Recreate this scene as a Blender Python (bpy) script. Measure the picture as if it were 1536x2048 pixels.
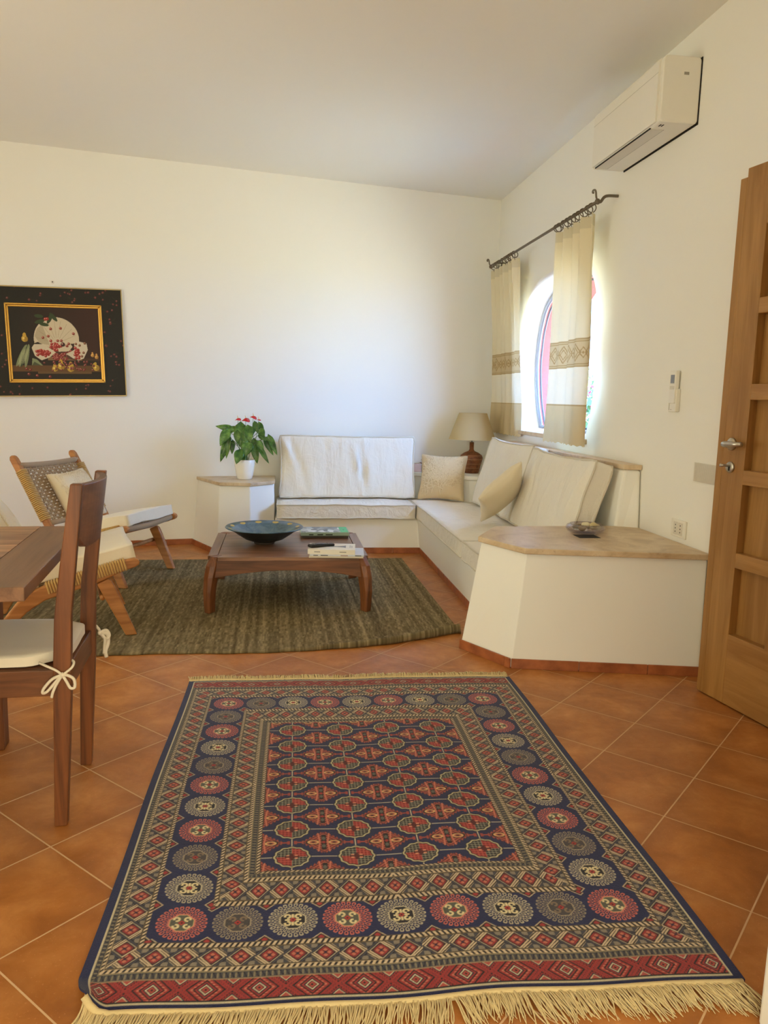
import bpy, bmesh, math, random
import numpy as np
from mathutils import Vector, Matrix, noise
from math import sin, cos, pi, radians

random.seed(7)
for o in list(bpy.data.objects):
    bpy.data.objects.remove(o)
SC = bpy.context.scene
COL = SC.collection

# ------------------------------------------------------------------ camera
PITCH, ROLL, YAW, FPX = 0.14576964, -0.0255882, 0.1357725, 1549.3
def _room(v):
    c, s = cos(YAW), sin(YAW)
    return Vector((v[0]*c+v[1]*s, -v[0]*s+v[1]*c, v[2]))
_f = Vector((0, cos(PITCH), -sin(PITCH))); _r = Vector((1, 0, 0)); _d = Vector((0, -sin(PITCH), -cos(PITCH)))
_r2 = _r*cos(ROLL)+_d*sin(ROLL); _d2 = -_r*sin(ROLL)+_d*cos(ROLL)
R_, D_, F_ = _room(_r2), _room(_d2), _room(_f)
cam = bpy.data.cameras.new('camera')
cam.sensor_fit = 'VERTICAL'; cam.sensor_height = 36.0; cam.lens = FPX/2048*36.0
cam.clip_start = 0.02; cam.clip_end = 200
camo = bpy.data.objects.new('camera', cam); COL.objects.link(camo)
camo.matrix_world = Matrix(((R_.x, -D_.x, -F_.x, 0), (R_.y, -D_.y, -F_.y, 0), (R_.z, -D_.z, -F_.z, 1.2), (0, 0, 0, 1)))
SC.camera = camo

# ------------------------------------------------------------------ light and exposure
SC.view_settings.view_transform = 'Standard'
SC.view_settings.look = 'None'
SC.view_settings.gamma = 1.0
SC.view_settings.use_curve_mapping = False
SC.view_settings.exposure = 0.48
SC.cycles.use_denoising = True
SC.cycles.max_bounces = 12
SC.cycles.diffuse_bounces = 8
SC.cycles.sample_clamp_indirect = 8.0
W = bpy.data.worlds.new('sky'); SC.world = W; W.use_nodes = True
bg = W.node_tree.nodes['Background']
bg.inputs[0].default_value = (0.25, 0.50, 1.0, 1); bg.inputs[1].default_value = 17.0

def area(name, loc, direction, sx, sy, power, color, portal=False):
    l = bpy.data.lights.new(name, 'AREA'); l.shape = 'RECTANGLE'; l.size = sx; l.size_y = sy
    l.energy = power; l.color = color
    if portal: l.cycles.is_portal = True
    o = bpy.data.objects.new(name, l); COL.objects.link(o)
    o.location = loc
    o.rotation_euler = Vector(direction).to_track_quat('-Z', 'Y').to_euler()
    return o
# daylight through the glazed doors of the left wall and through the entrance behind the camera
area('daylight_left_doors', (-3.55, 2.3, 1.15), (1, 0, 0.12), 2.6, 2.1, 48, (1.0, 0.97, 0.66))
area('daylight_entrance', (0.0, -1.25, 1.15), (0.1, 1, 0.1), 1.5, 2.0, 47, (1.0, 0.96, 0.71))
# sky seen by the arched window, and the sunlit terrace below it
sun = bpy.data.lights.new('sun', 'SUN'); sun.energy = 39.0; sun.angle = radians(0.6); sun.color = (1.0, 0.93, 0.76)
suno = bpy.data.objects.new('sun', sun); COL.objects.link(suno)
suno.rotation_euler = Vector((0.45, 0.55, -0.9)).to_track_quat('-Z', 'Y').to_euler()

# ------------------------------------------------------------------ helpers
def S(r, g=None, b=None, a=1.0):
    if g is None: g = b = r
    f = lambda c: (c/255/12.92 if c/255 <= 0.04045 else ((c/255+0.055)/1.055)**2.4)
    return (f(r), f(g), f(b), a)

class NT:
    """small node-graph writer"""
    def __init__(s, name):
        s.m = bpy.data.materials.new(name); s.m.use_nodes = True
        s.t = s.m.node_tree; s.b = s.t.nodes['Principled BSDF']; s.out = s.t.nodes['Material Output']
    def n(s, typ, **kw):
        nd = s.t.nodes.new(typ)
        for k, v in kw.items():
            if k.startswith('i_'):
                nd.inputs[k[2:].replace('_', ' ')].default_value = v
            else: setattr(nd, k, v)
        return nd
    def l(s, a, b): s.t.links.new(a, b)
    def val(s, sock, v):
        if hasattr(v, 'is_output'): s.l(v, sock)
        else: sock.default_value = v
    def math(s, op, a, b=0.0, c=0.0):
        nd = s.n('ShaderNodeMath', operation=op)
        s.val(nd.inputs[0], a); s.val(nd.inputs[1], b); s.val(nd.inputs[2], c)
        return nd.outputs[0]
    def mix(s, f, a, b, blend='MIX'):
        nd = s.n('ShaderNodeMix', data_type='RGBA', blend_type=blend)
        s.val(nd.inputs[0], f); s.val(nd.inputs[6], a); s.val(nd.inputs[7], b)
        return nd.outputs[2]
    def co(s, scale=(1, 1, 1), rot=(0, 0, 0), loc=(0, 0, 0), which='Object'):
        tc = s.n('ShaderNodeTexCoord'); mp = s.n('ShaderNodeMapping')
        mp.inputs['Scale'].default_value = scale; mp.inputs['Rotation'].default_value = rot; mp.inputs['Location'].default_value = loc
        s.l(tc.outputs[which], mp.inputs[0]); return mp.outputs[0]
    def noise(s, vec, scale, detail=4, rough=0.55, dist=0.0):
        nd = s.n('ShaderNodeTexNoise'); s.l(vec, nd.inputs['Vector'])
        nd.inputs['Scale'].default_value = scale; nd.inputs['Detail'].default_value = detail
        nd.inputs['Roughness'].default_value = rough; nd.inputs['Distortion'].default_value = dist
        return nd.outputs[0]
    def ramp(s, f, stops):
        nd = s.n('ShaderNodeValToRGB'); cr = nd.color_ramp
        while len(cr.elements) < len(stops): cr.elements.new(0.5)
        for e, (p, c) in zip(cr.elements, stops): e.position = p; e.color = c
        s.l(f, nd.inputs[0]); return nd.outputs[0]
    def bump(s, h, strength=0.2, dist=0.01):
        nd = s.n('ShaderNodeBump'); nd.inputs['Strength'].default_value = strength; nd.inputs['Distance'].default_value = dist
        s.l(h, nd.inputs['Height']); s.l(nd.outputs[0], s.b.inputs['Normal'])
    def fin(s, color=None, rough=0.5, metal=0.0, spec=None):
        if color is not None: s.val(s.b.inputs['Base Color'], color)
        s.val(s.b.inputs['Roughness'], rough); s.b.inputs['Metallic'].default_value = metal
        if spec is not None: s.b.inputs['Specular IOR Level'].default_value = spec
        return s.m

def link(o, parent=None):
    COL.objects.link(o)
    if parent is not None: o.parent = parent
    return o
def obj(name, bm, mat, parent=None, smooth=False, bevel=0.0, seg=2, angle=35):
    me = bpy.data.meshes.new(name)
    bm.normal_update(); bm.to_mesh(me); bm.free()
    me.materials.append(mat)
    o = bpy.data.objects.new(name, me); link(o, parent)
    if smooth:
        me.polygons.foreach_set('use_smooth', [True]*len(me.polygons))
    if bevel > 0:
        md = o.modifiers.new('bevel', 'BEVEL'); md.width = bevel; md.segments = seg; md.limit_method = 'ANGLE'; md.angle_limit = radians(angle)
        md.harden_normals = False
    return o
def empty(name, loc=(0, 0, 0), rz=0.0, mw=None):
    o = bpy.data.objects.new(name, None); COL.objects.link(o); o.empty_display_size = 0.05
    if mw is not None: o.matrix_world = mw
    else:
        o.location = loc; o.rotation_euler = (0, 0, rz)
    return o
def tag(o, label=None, cat=None, group=None, kind=None):
    if label: o['label'] = label
    if cat: o['category'] = cat
    if group: o['group'] = group
    if kind: o['kind'] = kind
    return o
def struct(name, bm, mat, label=None, parent=None, **kw):
    o = obj(name, bm, mat, parent, **kw)
    if parent is None:
        o['kind'] = 'structure'
        if label: o['label'] = label; o['category'] = name.split('_')[0]
    return o
def box(bm, x0, y0, z0, x1, y1, z1, M=None):
    vs = [bm.verts.new(Vector(p)) for p in ((x0, y0, z0), (x1, y0, z0), (x1, y1, z0), (x0, y1, z0), (x0, y0, z1), (x1, y0, z1), (x1, y1, z1), (x0, y1, z1))]
    if M is not None:
        for v in vs: v.co = M @ v.co
    for f in ((3, 2, 1, 0), (4, 5, 6, 7), (0, 1, 5, 4), (1, 2, 6, 5), (2, 3, 7, 6), (3, 0, 4, 7)):
        bm.faces.new([vs[i] for i in f])
    return vs
def bx(*a): 
    bm = bmesh.new(); box(bm, *a); return bm
def loft(bm, rings, cap=True, closed=True):
    """rings: lists of 3d points with the same count"""
    R = [[bm.verts.new(Vector(p)) for p in r] for r in rings]
    n = len(R[0])
    for a, b in zip(R, R[1:]):
        for i in range(n if closed else n-1):
            j = (i+1) % n
            try: bm.faces.new((a[i], a[j], b[j], b[i]))
            except ValueError: pass
    if cap:
        try: bm.faces.new(R[0][::-1]); bm.faces.new(R[-1])
        except ValueError: pass
    return R
def prism(bm, pts, h0, h1, axis='z'):
    """polygon pts extruded along an axis (pts are the other two coordinates in order)"""
    def P(p, h):
        return {'z': (p[0], p[1], h), 'y': (p[0], h, p[1]), 'x': (h, p[0], p[1])}[axis]
    loft(bm, [[P(p, h0) for p in pts], [P(p, h1) for p in pts]])
    bmesh.ops.recalc_face_normals(bm, faces=bm.faces[:])
def tube(bm, pts, r, n=8, cap=True, closed=False):
    pts = [Vector(p) for p in pts]; m = len(pts)
    rs = r if isinstance(r, (list, tuple)) else [r]*m
    up = None; rings = []
    for i, p in enumerate(pts):
        if closed: t = pts[(i+1) % m]-pts[i-1]
        else: t = pts[min(i+1, m-1)]-pts[max(i-1, 0)]
        t.normalize()
        if up is None:
            up = t.orthogonal().normalized()
        up = (up-t*up.dot(t)); up.normalize(); b = t.cross(up)
        rings.append([p+(up*cos(2*pi*k/n)+b*sin(2*pi*k/n))*rs[i] for k in range(n)])
    if closed: rings.append(rings[0])
    loft(bm, rings, cap=cap and not closed)
    if closed: bmesh.ops.remove_doubles(bm, verts=bm.verts[:], dist=1e-6)
def lathe(bm, prof, n=32, center=(0, 0, 0)):
    cx, cy, cz = center
    rings = [[(cx+r*cos(2*pi*k/n), cy+r*sin(2*pi*k/n), cz+z) for k in range(n)] for r, z in prof]
    loft(bm, rings, cap=False)
def ball(bm, c, rx, ry=None, rz=None, n=12):
    ry = ry or rx; rz = rz or rx
    r = bmesh.ops.create_uvsphere(bm, u_segments=n, v_segments=max(6, n//2), radius=1.0)
    for v in r['verts']: v.co = Vector((c[0]+v.co.x*rx, c[1]+v.co.y*ry, c[2]+v.co.z*rz))
    return r['verts']
def catmull(pts, n=8):
    P = [Vector(p) for p in pts]; P = [2*P[0]-P[1]]+P+[2*P[-1]-P[-2]]; out = []
    for i in range(1, len(P)-2):
        for k in range(n):
            t = k/n; a, b, c, d = P[i-1:i+3]
            out.append(0.5*((2*b)+(c-a)*t+(2*a-5*b+4*c-d)*t*t+(3*b-a-3*c+d)*t**3))
    out.append(P[-2]); return out
def frame(origin, xdir, zdir):
    x = Vector(xdir).normalized(); z = Vector(zdir); z = (z-x*z.dot(x)).normalized(); y = z.cross(x)
    return Matrix(((x.x, y.x, z.x, origin[0]), (x.y, y.y, z.y, origin[1]), (x.z, y.z, z.z, origin[2]), (0, 0, 0, 1)))
def grid(name, P, cols=None, mat=None, parent=None, smooth=True):
    """P: (nv,nu,3) array of points; cols: (nv,nu,3) linear colours stored per vertex"""
    nv, nu = P.shape[:2]; me = bpy.data.meshes.new(name)
    me.vertices.add(nu*nv); me.vertices.foreach_set('co', P.astype(np.float32).ravel())
    i = np.arange(nu*nv).reshape(nv, nu)
    q = np.stack([i[:-1, :-1], i[:-1, 1:], i[1:, 1:], i[1:, :-1]], -1).reshape(-1, 4); nf = len(q)
    me.loops.add(nf*4); me.loops.foreach_set('vertex_index', q.ravel().astype(np.int32))
    me.polygons.add(nf); me.polygons.foreach_set('loop_start', (np.arange(nf)*4).astype(np.int32))
    try: me.polygons.foreach_set('loop_total', np.full(nf, 4, np.int32))
    except Exception: pass
    me.update(calc_edges=True); me.validate()
    if cols is not None:
        ca = me.color_attributes.new('pattern', 'FLOAT_COLOR', 'POINT')
        c4 = np.ones((nv*nu, 4), np.float32); c4[:, :3] = cols.reshape(-1, 3); ca.data.foreach_set('color', c4.ravel())
    if smooth: me.polygons.foreach_set('use_smooth', np.ones(nf, bool))
    me.materials.append(mat)
    o = bpy.data.objects.new(name, me); link(o, parent); return o
def lin(*c): return np.array(S(*c)[:3])

# ------------------------------------------------------------------ materials
def plaster(name, col, bump=0.12):
    t = NT(name); v = t.co(); n1 = t.noise(v, 1.3, 3); n2 = t.noise(v, 55, 3)
    c = t.mix(t.math('MULTIPLY', n1, 0.25), col, tuple(x*0.93 for x in col[:3])+(1,))
    h = t.math('ADD', t.math('MULTIPLY', n1, 1.5), t.math('MULTIPLY', n2, 0.12)); t.bump(h, bump, 0.02)
    return t.fin(c, 0.85, spec=0.2)
M_WALL = plaster('white_plaster', S(238, 236, 228))
M_CEIL = plaster('ceiling_plaster', S(236, 234, 228), 0.06)
M_PINK = plaster('pink_render', S(160, 74, 64), 0.3)

def tile_mat(name, s=0.30546, ox=1.3471, oy=3.0811, rot=True):
    t = NT(name); tc = t.n('ShaderNodeTexCoord'); sp = t.n('ShaderNodeSeparateXYZ'); t.l(tc.outputs['Object'], sp.inputs[0])
    x = t.math('SUBTRACT', sp.outputs[0], ox); y = t.math('SUBTRACT', sp.outputs[1], oy); k = math.sqrt(0.5)/s
    a = t.math('MULTIPLY', t.math('SUBTRACT', x, y), k); b = t.math('MULTIPLY', t.math('ADD', x, y), k)
    fa, fb = t.math('FRACT', a), t.math('FRACT', b)
    da = t.math('MINIMUM', fa, t.math('SUBTRACT', 1.0, fa)); db = t.math('MINIMUM', fb, t.math('SUBTRACT', 1.0, fb))
    d = t.math('MINIMUM', da, db)
    cell = t.n('ShaderNodeCombineXYZ'); t.l(t.math('FLOOR', a), cell.inputs[0]); t.l(t.math('FLOOR', b), cell.inputs[1])
    wn = t.n('ShaderNodeTexWhiteNoise'); t.l(cell.outputs[0], wn.inputs[0]); rnd = wn.outputs[0]
    off = t.n('ShaderNodeVectorMath', operation='MULTIPLY_ADD'); t.l(wn.outputs[1], off.inputs[0]); off.inputs[1].default_value = (9, 9, 9); t.l(tc.outputs['Object'], off.inputs[2])
    n1 = t.noise(off.outputs[0], 6.5, 6, 0.62, 0.4); n2 = t.noise(off.outputs[0], 38, 4, 0.6); n3 = t.noise(off.outputs[0], 170, 2)
    c = t.ramp(n1, [(0.28, S(150, 90, 40)), (0.48, S(180, 115, 55)), (0.68, S(206, 142, 80))])
    c = t.mix(t.math('MULTIPLY', n2, 0.5), c, S(168, 102, 42))
    edge = t.math('SUBTRACT', 1.0, t.math('SMOOTH_MIN', t.math('MULTIPLY', d, 4.5), 1.0, 0.3))
    c = t.mix(t.math('MULTIPLY', edge, 0.34), c, S(126, 74, 36))
    c = t.mix(t.math('MULTIPLY', t.math('SUBTRACT', rnd, 0.5), 0.35), c, S(130, 76, 36))
    c = t.mix(t.math('MULTIPLY', t.math('GREATER_THAN', n3, 0.68), 0.25), c, S(222, 160, 110))
    g = t.math('LESS_THAN', d, 0.0068)
    c = t.mix(g, c, S(205, 168, 128))
    h = t.math('SUBTRACT', t.math('MULTIPLY', n2, 0.25), t.math('MULTIPLY', g, 1.0)); t.bump(h, 0.25, 0.003)
    r = t.math('ADD', t.math('MULTIPLY', n2, 0.22), t.math('MULTIPLY_ADD', g, 0.35, 0.30))
    return t.fin(c, r, spec=0.45)
M_TILE = tile_mat('terracotta_tile')
def skirt_mat():
    t = NT('terracotta_skirting'); v = t.co(); n = t.noise(v, 14, 4)
    return t.fin(t.ramp(n, [(0.3, S(132, 70, 34)), (0.7, S(176, 102, 56))]), 0.45)
M_SKIRT = skirt_mat()
def marble(name):
    t = NT(name); v = t.co(); n = t.noise(v, 5, 8, 0.65, 1.2); n2 = t.noise(v, 42, 5, 0.7)
    c = t.ramp(n, [(0.3, S(178, 150, 116)), (0.5, S(204, 180, 146)), (0.72, S(220, 200, 168))])
    c = t.mix(t.math('MULTIPLY', t.math('GREATER_THAN', n2, 0.62), 0.4), c, S(158, 122, 96))
    return t.fin(c, 0.38)
M_MARBLE = marble('beige_marble')
def wood(name, light, dark, axis=0, scale=1.0, rough=0.42, contrast=1.0):
    t = NT(name); sc = [14*scale]*3; sc[axis] = 1.1*scale
    v = t.co(tuple(sc)); n = t.noise(v, 1.6, 6, 0.6, 0.9)
    sc2 = [120*scale]*3; sc2[axis] = 3*scale; v2 = t.co(tuple(sc2)); n2 = t.noise(v2, 1.5, 3)
    mid = tuple((a+b)/2 for a, b in zip(light, dark))
    c = t.ramp(n, [(0.5-0.2*contrast*0.9, dark), (0.5, mid), (0.5+0.2*contrast, light)])
    c = t.mix(t.math('MULTIPLY', n2, 0.35), c, tuple(x*0.72 for x in dark[:3])+(1,))
    t.bump(n2, 0.05, 0.004)
    return t.fin(c, rough)
WAL_L, WAL_D = S(142, 88, 50), S(78, 44, 22)
M_WALX = wood('walnut_along_x', WAL_L, WAL_D, 0); M_WALY = wood('walnut_along_y', WAL_L, WAL_D, 1); M_WALZ = wood('walnut_along_z', S(146, 86, 42), S(80, 42, 18), 2)
M_TOPX = wood('walnut_top_along_x', S(164, 120, 90), S(98, 64, 44), 0, 1.2, 0.34, 0.8); M_TOPY = wood('walnut_top_along_y', S(150, 108, 76), S(104, 70, 48), 1, 1, 0.34)
M_OAKZ = wood('oak_along_z', S(180, 134, 74), S(146, 102, 48), 2, 0.9, 0.42, 0.9); M_OAKY = wood('oak_along_y', S(184, 138, 78), S(152, 106, 52), 0, 0.9, 0.42, 0.9)
M_TEAK = wood('teak', S(200, 138, 76), S(152, 94, 44), 0, 1.0, 0.45, 0.9)
def fabric(name, col, weave=260, bump=0.25, wr=0.35, col2=None):
    t = NT(name); v = t.co(); n = t.noise(v, weave, 2); w = t.noise(v, 7, 4, 0.6, 0.8); st = t.co((9, 9, 2.2)); n3 = t.noise(st, 1.6, 3, 0.5, 0.6)
    c2 = col2 or tuple(x*0.9 for x in col[:3])+(1,)
    c = t.mix(t.math('MULTIPLY', n, 0.5), col, c2)
    h = t.math('ADD', t.math('MULTIPLY', n, 0.06), t.math('ADD', t.math('MULTIPLY', w, wr), t.math('MULTIPLY', n3, wr*1.3))); t.bump(h, bump, 0.03)
    t.b.inputs['Sheen Weight'].default_value = 0.15
    return t.fin(c, 0.9, spec=0.15)
M_LINEN = fabric('white_sofa_cotton', S(232, 226, 214), wr=0.6, bump=0.48)
M_PIPE = fabric('piping_cotton', S(210, 202, 186), wr=0.0)
M_CREAM = fabric('cream_linen', S(226, 212, 184)); M_PAD = fabric('grey_linen_pad', S(232, 222, 202), 380, 0.2, 0.2)
M_IVORY = fabric('ivory_canvas', S(234, 224, 202))
def plain(name, col, rough=0.5, metal=0.0, spec=None):
    t = NT(name); v = t.co(); n = t.noise(v, 30, 3)
    c = t.mix(t.math('MULTIPLY', n, 0.2), col, tuple(x*0.88 for x in col[:3])+(1,))
    return t.fin(c, rough, metal, spec)
M_IRON = plain('forged_iron', S(118, 108, 94), 0.5, 0.7); M_STEEL = plain('satin_nickel', S(190, 184, 172), 0.3, 0.95)
M_PLAS = plain('white_plastic', S(232, 228, 216), 0.38); M_PLASG = plain('pale_grey_plastic', S(214, 208, 194), 0.45)
M_BLACK = plain('black_plastic', S(20, 20, 22), 0.4); M_GAP = plain('dark_gap', S(26, 22, 18), 0.8)
M_GREYLAB = plain('grey_label', S(150, 146, 138), 0.5); M_LCD = plain('grey_display', S(120, 124, 132), 0.25)
M_PAPER = plain('paper', S(232, 226, 212), 0.8)
def vcol(name, rough=0.9, bump=0.0, scale=300, spec=0.15, sheen=0.0):
    t = NT(name); a = t.n('ShaderNodeVertexColor', layer_name='pattern'); v = t.co(); n = t.noise(v, scale, 2)
    c = t.mix(t.math('MULTIPLY', n, 0.3), a.outputs[0], t.mix(1.0, a.outputs[0], (0.72, 0.72, 0.72, 1), 'MULTIPLY'))
    if bump: t.bump(n, bump, 0.004)
    t.b.inputs['Sheen Weight'].default_value = sheen
    return t.fin(c, rough, spec=spec)
# ------------------------------------------------------------------ room shell
XW, CZ = 1.88, 2.91
def yb(x): return 6.80+0.201*(x-1.88)          # back wall, slightly out of square
XL, YF = -3.6, -1.3
bm = bmesh.new(); box(bm, XL-0.3, YF-0.3, -0.1, 2.0, 7.3, 0.0); box(bm, 2.0, 1.0, -.1, 2.5, 2.3, 0); struct('floor', bm, M_TILE, 'terracotta tile floor laid diagonally with pale grout')
bm = bmesh.new(); box(bm, XL-0.3, YF-0.3, CZ, 2.5, 7.3, CZ+0.12); struct('ceiling', bm, M_CEIL, 'plain white plaster ceiling')
bm = bmesh.new(); prism(bm, [(XL-0.3, yb(XL-0.3)), (XW+0.6, yb(XW+0.6)), (XW+0.6, 7.4), (XL-0.3, 7.4)], 0, CZ)
struct('wall_back', bm, M_WALL, 'white plaster wall behind the sofa')
# left wall with a wide opening for the glazed doors (outside the frame)
bm = bmesh.new(); box(bm, XL-0.3, YF, 0, XL, 0.95, CZ); box(bm, XL-0.3, 3.65, 0, XL, 6.2, CZ); box(bm, XL-0.3, 0.95, 2.25, XL, 3.65, CZ)
struct('wall_left', bm, M_WALL, 'white plaster wall on the left, out of the frame')
bm = bmesh.new(); box(bm, XL-0.3, YF-0.3, 0, -0.8, YF, CZ); box(bm, 0.8, YF-0.3, 0, 0.95, YF, CZ); box(bm, -0.8, YF-0.3, 2.2, 0.95, YF, CZ)
struct('wall_front', bm, M_WALL, 'white plaster wall behind the camera')
# projecting wall end at the right beside the camera
bm = bmesh.new(); loft(bm, [[(0.936, 1.25, 0), (0.936, YF-.3, 0), (2.6, YF-.3, 0), (2.6, 1.25, 0)], [(0.955, 1.25, CZ), (0.955, YF-.3, CZ), (2.6, YF-.3, CZ), (2.6, 1.25, CZ)]]); bmesh.ops.recalc_face_normals(bm, faces=bm.faces[:])
struct('wall_entrance', bm, M_WALL, 'white wall end at the lower right edge of the photo', bevel=0.012, seg=3)

# right wall with the arched window recess; the wall is 0.55 m thick and pink outside
CY, ZS, ZT, XO = 5.29, 0.975, 2.115, XW+0.55
def arch(hb, hm, zs, zt, n=28):
    """closed outline (y,z) of the opening, gently bulging, with a basket arch top"""
    pts = []
    zm, zsp = zs+0.42*(zt-zs), zs+0.74*(zt-zs)
    side = [(hb, zs), (hb+(hm-hb)*0.62, zs+0.18*(zt-zs)), (hm, zm), (hm*0.985, zs+0.60*(zt-zs)), (hm*0.93, zsp), (hm*0.78, zs+0.89*(zt-zs)), (hm*0.48, zs+0.975*(zt-zs)), (0.0, zt)]
    c = catmull([(0, a, b) for a, b in side], 5)
    right = [(-p.y, p.z) for p in c]; left = [(p.y, p.z) for p in c[-2::-1]]
    return [(CY+a, b) for a, b in right+left]
A_IN = arch(0.66, 0.775, ZS, ZT); A_FR = arch(0.64, 0.815, 1.0, 2.06)
def wall_sheet(bm, x, outline, y0, y1, z1, flip):
    """wall face at x with a hole, built as rings from the hole to the rectangle"""
    n = len(outline); rect = []
    for (y, z) in outline:
        dy, dz = y-CY, z-1.5
        cand = []
        if dy > 1e-9: cand.append((y1-CY)/dy)
        if dy < -1e-9: cand.append((y0-CY)/dy)
        if dz > 1e-9: cand.append((z1-1.5)/dz)
        if dz < -1e-9: cand.append((0-1.5)/dz)
        k = min(cand); rect.append((CY+dy*k, 1.5+dz*k))
    a = [bm.verts.new((x, y, z)) for y, z in outline]; b = [bm.verts.new((x, y, z)) for y, z in rect]
    for i in range(n):
        j = (i+1) % n
        bm.faces.new((a[i], a[j], b[j], b[i]))
    # fill the rectangle corners
    for cy, cz in ((y0, 0), (y0, z1), (y1, 0), (y1, z1)):
        best = min(range(n), key=lambda i: 0 if (abs(rect[i][0]-rect[(i+1) % n][0]) > 1e-6 and abs(rect[i][1]-rect[(i+1) % n][1]) > 1e-6 and math.hypot((rect[i][0]+rect[(i+1) % n][0])/2-cy, (rect[i][1]+rect[(i+1) % n][1])/2-cz) < 1.5) else 1)
        i, j = best, (best+1) % n
        if abs(rect[i][0]-rect[j][0]) > 1e-6 and abs(rect[i][1]-rect[j][1]) > 1e-6:
            bm.faces.new((b[i], b[j], bm.verts.new((x, cy, cz))))
bm = bmesh.new()
Y0W, Y1W = 2.16, 7.35
wall_sheet(bm, XW, A_IN, Y0W, Y1W, CZ, False)
XF = XW+0.16                                     # plane of the glazing
rings = []
for k, (dx, f) in enumerate(((0.0, 0.0), (0.006, 0.25), (0.02, 0.45), (0.06, 0.7), (XF-XW, 1.0))):
    rings.append([(XW+dx, a[0]+(b[0]-a[0])*f, a[1]+(b[1]-a[1])*f) for a, b in zip(A_IN, A_FR)])
loft(bm, rings, cap=False)
box(bm, XW, 1.25, 2.16, XW+0.5, Y0W, CZ)        # above the entrance door
bmesh.ops.remove_doubles(bm, verts=bm.verts[:], dist=1e-5)
bmesh.ops.recalc_face_normals(bm, faces=bm.faces[:])
wr = struct('wall_right', bm, M_WALL, 'white plaster wall with the arched window', smooth=False)
for p in wr.data.polygons:
    p.use_smooth = abs(p.normal.x) < 0.95 and p.area < 0.2
# pink outer skin: splayed reveal outside the glass and outside face
bm = bmesh.new()
A_OUT = [(CY+(y-CY)*1.16, 1.5+(z-1.5)*1.12) for y, z in A_FR]
loft(bm, [[(XF+0.02, y, z) for y, z in A_FR], [(XO, y, z) for y, z in A_OUT]], cap=False)
wall_sheet(bm, XO, A_OUT, Y0W, Y1W, CZ, True)
box(bm, XW+0.02, Y0W-0.02, 0, XO, Y0W, CZ); box(bm, XO-0.04, 1.0, -0.1, XO+.1, Y0W, 2.3)  # second box is an unseen wall added to stop sky light through the doorway
bmesh.ops.remove_doubles(bm, verts=bm.verts[:], dist=1e-5); bmesh.ops.recalc_face_normals(bm, faces=bm.faces[:])
struct('wall_outer', bm, M_PINK, 'pink rendered outer reveal of the arched window', smooth=False)
# window: rounded metal frame following the arch, glass pane, stone sill
wn = empty('window_1'); wn['kind'] = 'structure'; wn['label'] = 'arched window with a thin grey metal frame in the right wall'; wn['category'] = 'window'
M_FRAME = plain('grey_window_metal', S(150, 150, 156), 0.4, 0.5)
bm = bmesh.new(); fr = [(XF, CY+(y-CY)*0.985, 1.5+(z-1.5)*0.985) for y, z in A_FR]
tube(bm, fr, 0.016, 8, closed=True); obj('window_frame', bm, M_FRAME, wn, smooth=True)
bm = bmesh.new(); tube(bm, [(XF+0.02, CY+(y-CY)*0.955, 1.5+(z-1.5)*0.955) for _, y, z in fr], 0.008, 6, closed=True)
obj('glazing_bead', bm, plain('dark_window_bead', S(86, 84, 88), 0.5, 0.3), wn, smooth=True)
t = NT('window_glass'); gl = t.n('ShaderNodeBsdfGlossy'); gl.inputs['Roughness'].default_value = 0.02; tr = t.n('ShaderNodeBsdfTransparent'); tr.inputs[0].default_value = (0.97, 0.985, 1.0, 1)
mx = t.n('ShaderNodeMixShader'); mx.inputs[0].default_value = 0.05; t.l(tr.outputs[0], mx.inputs[1]); t.l(gl.outputs[0], mx.inputs[2]); t.l(mx.outputs[0], t.out.inputs[0])
M_PANE = t.m
bm = bmesh.new(); loft(bm, [[(XF-0.002, y, z) for _, y, z in fr], [(XF+0.002, y, z) for _, y, z in fr]]); obj('glass_pane', bm, M_PANE, wn)
bm = bmesh.new(); box(bm, XW-0.03, CY-0.70, ZS-0.025, XF-0.02, CY+0.70, ZS+0.006); obj('window_sill', bm, M_MARBLE, wn, bevel=0.006)
# outside: sunlit pale terrace
bm = bmesh.new(); box(bm, XO, -6, -0.25, 22, 26, -0.15); struct('floor_terrace', bm, plaster('pale_gravel', S(222, 206, 172)), 'pale sunlit terrace outside the arched window')

# unseen enclosures added to block sky light at the left doors and the entrance
bm = bmesh.new(); box(bm, -7.2, -2.5, 2.45, XL-0.3, 6.5, 2.6); box(bm, -7.3, -2.5, -0.1, -7.2, 6.5, 2.6); box(bm, -7.2, -2.6, -.1, XL-.3, -2.5, 2.6); box(bm, -7.2, 6.4, -.1, XL-.3, 6.5, 2.6); struct('wall_skyblock_porch', bm, M_WALL, 'unseen porch added to screen the sky from the glazed doors')
bm = bmesh.new(); box(bm, -7.2, -2.5, -.1, XL-.3, 6.4, 0); struct('floor_added_porch', bm, M_TILE, 'floor of the added porch, out of the frame')
bm = bmesh.new(); box(bm, -1.6, -3.1, 2.3, 1.6, YF-.3, 2.45); box(bm, -1.7, -3.1, -.1, -1.6, YF-.3, 2.45); box(bm, 1.6, -3.1, -.1, 1.7, YF-.3, 2.45); box(bm, -1.7, -3.2, -.1, 1.7, -3.1, 2.45); struct('wall_skyblock_hall', bm, M_WALL, 'unseen hall box added behind the camera to shut out the sky')
bm = bmesh.new(); box(bm, -1.6, -3.1, -.1, 1.6, YF-.3, 0); struct('floor_added_hall', bm, M_TILE, 'floor of the added hall box behind the camera')

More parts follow.
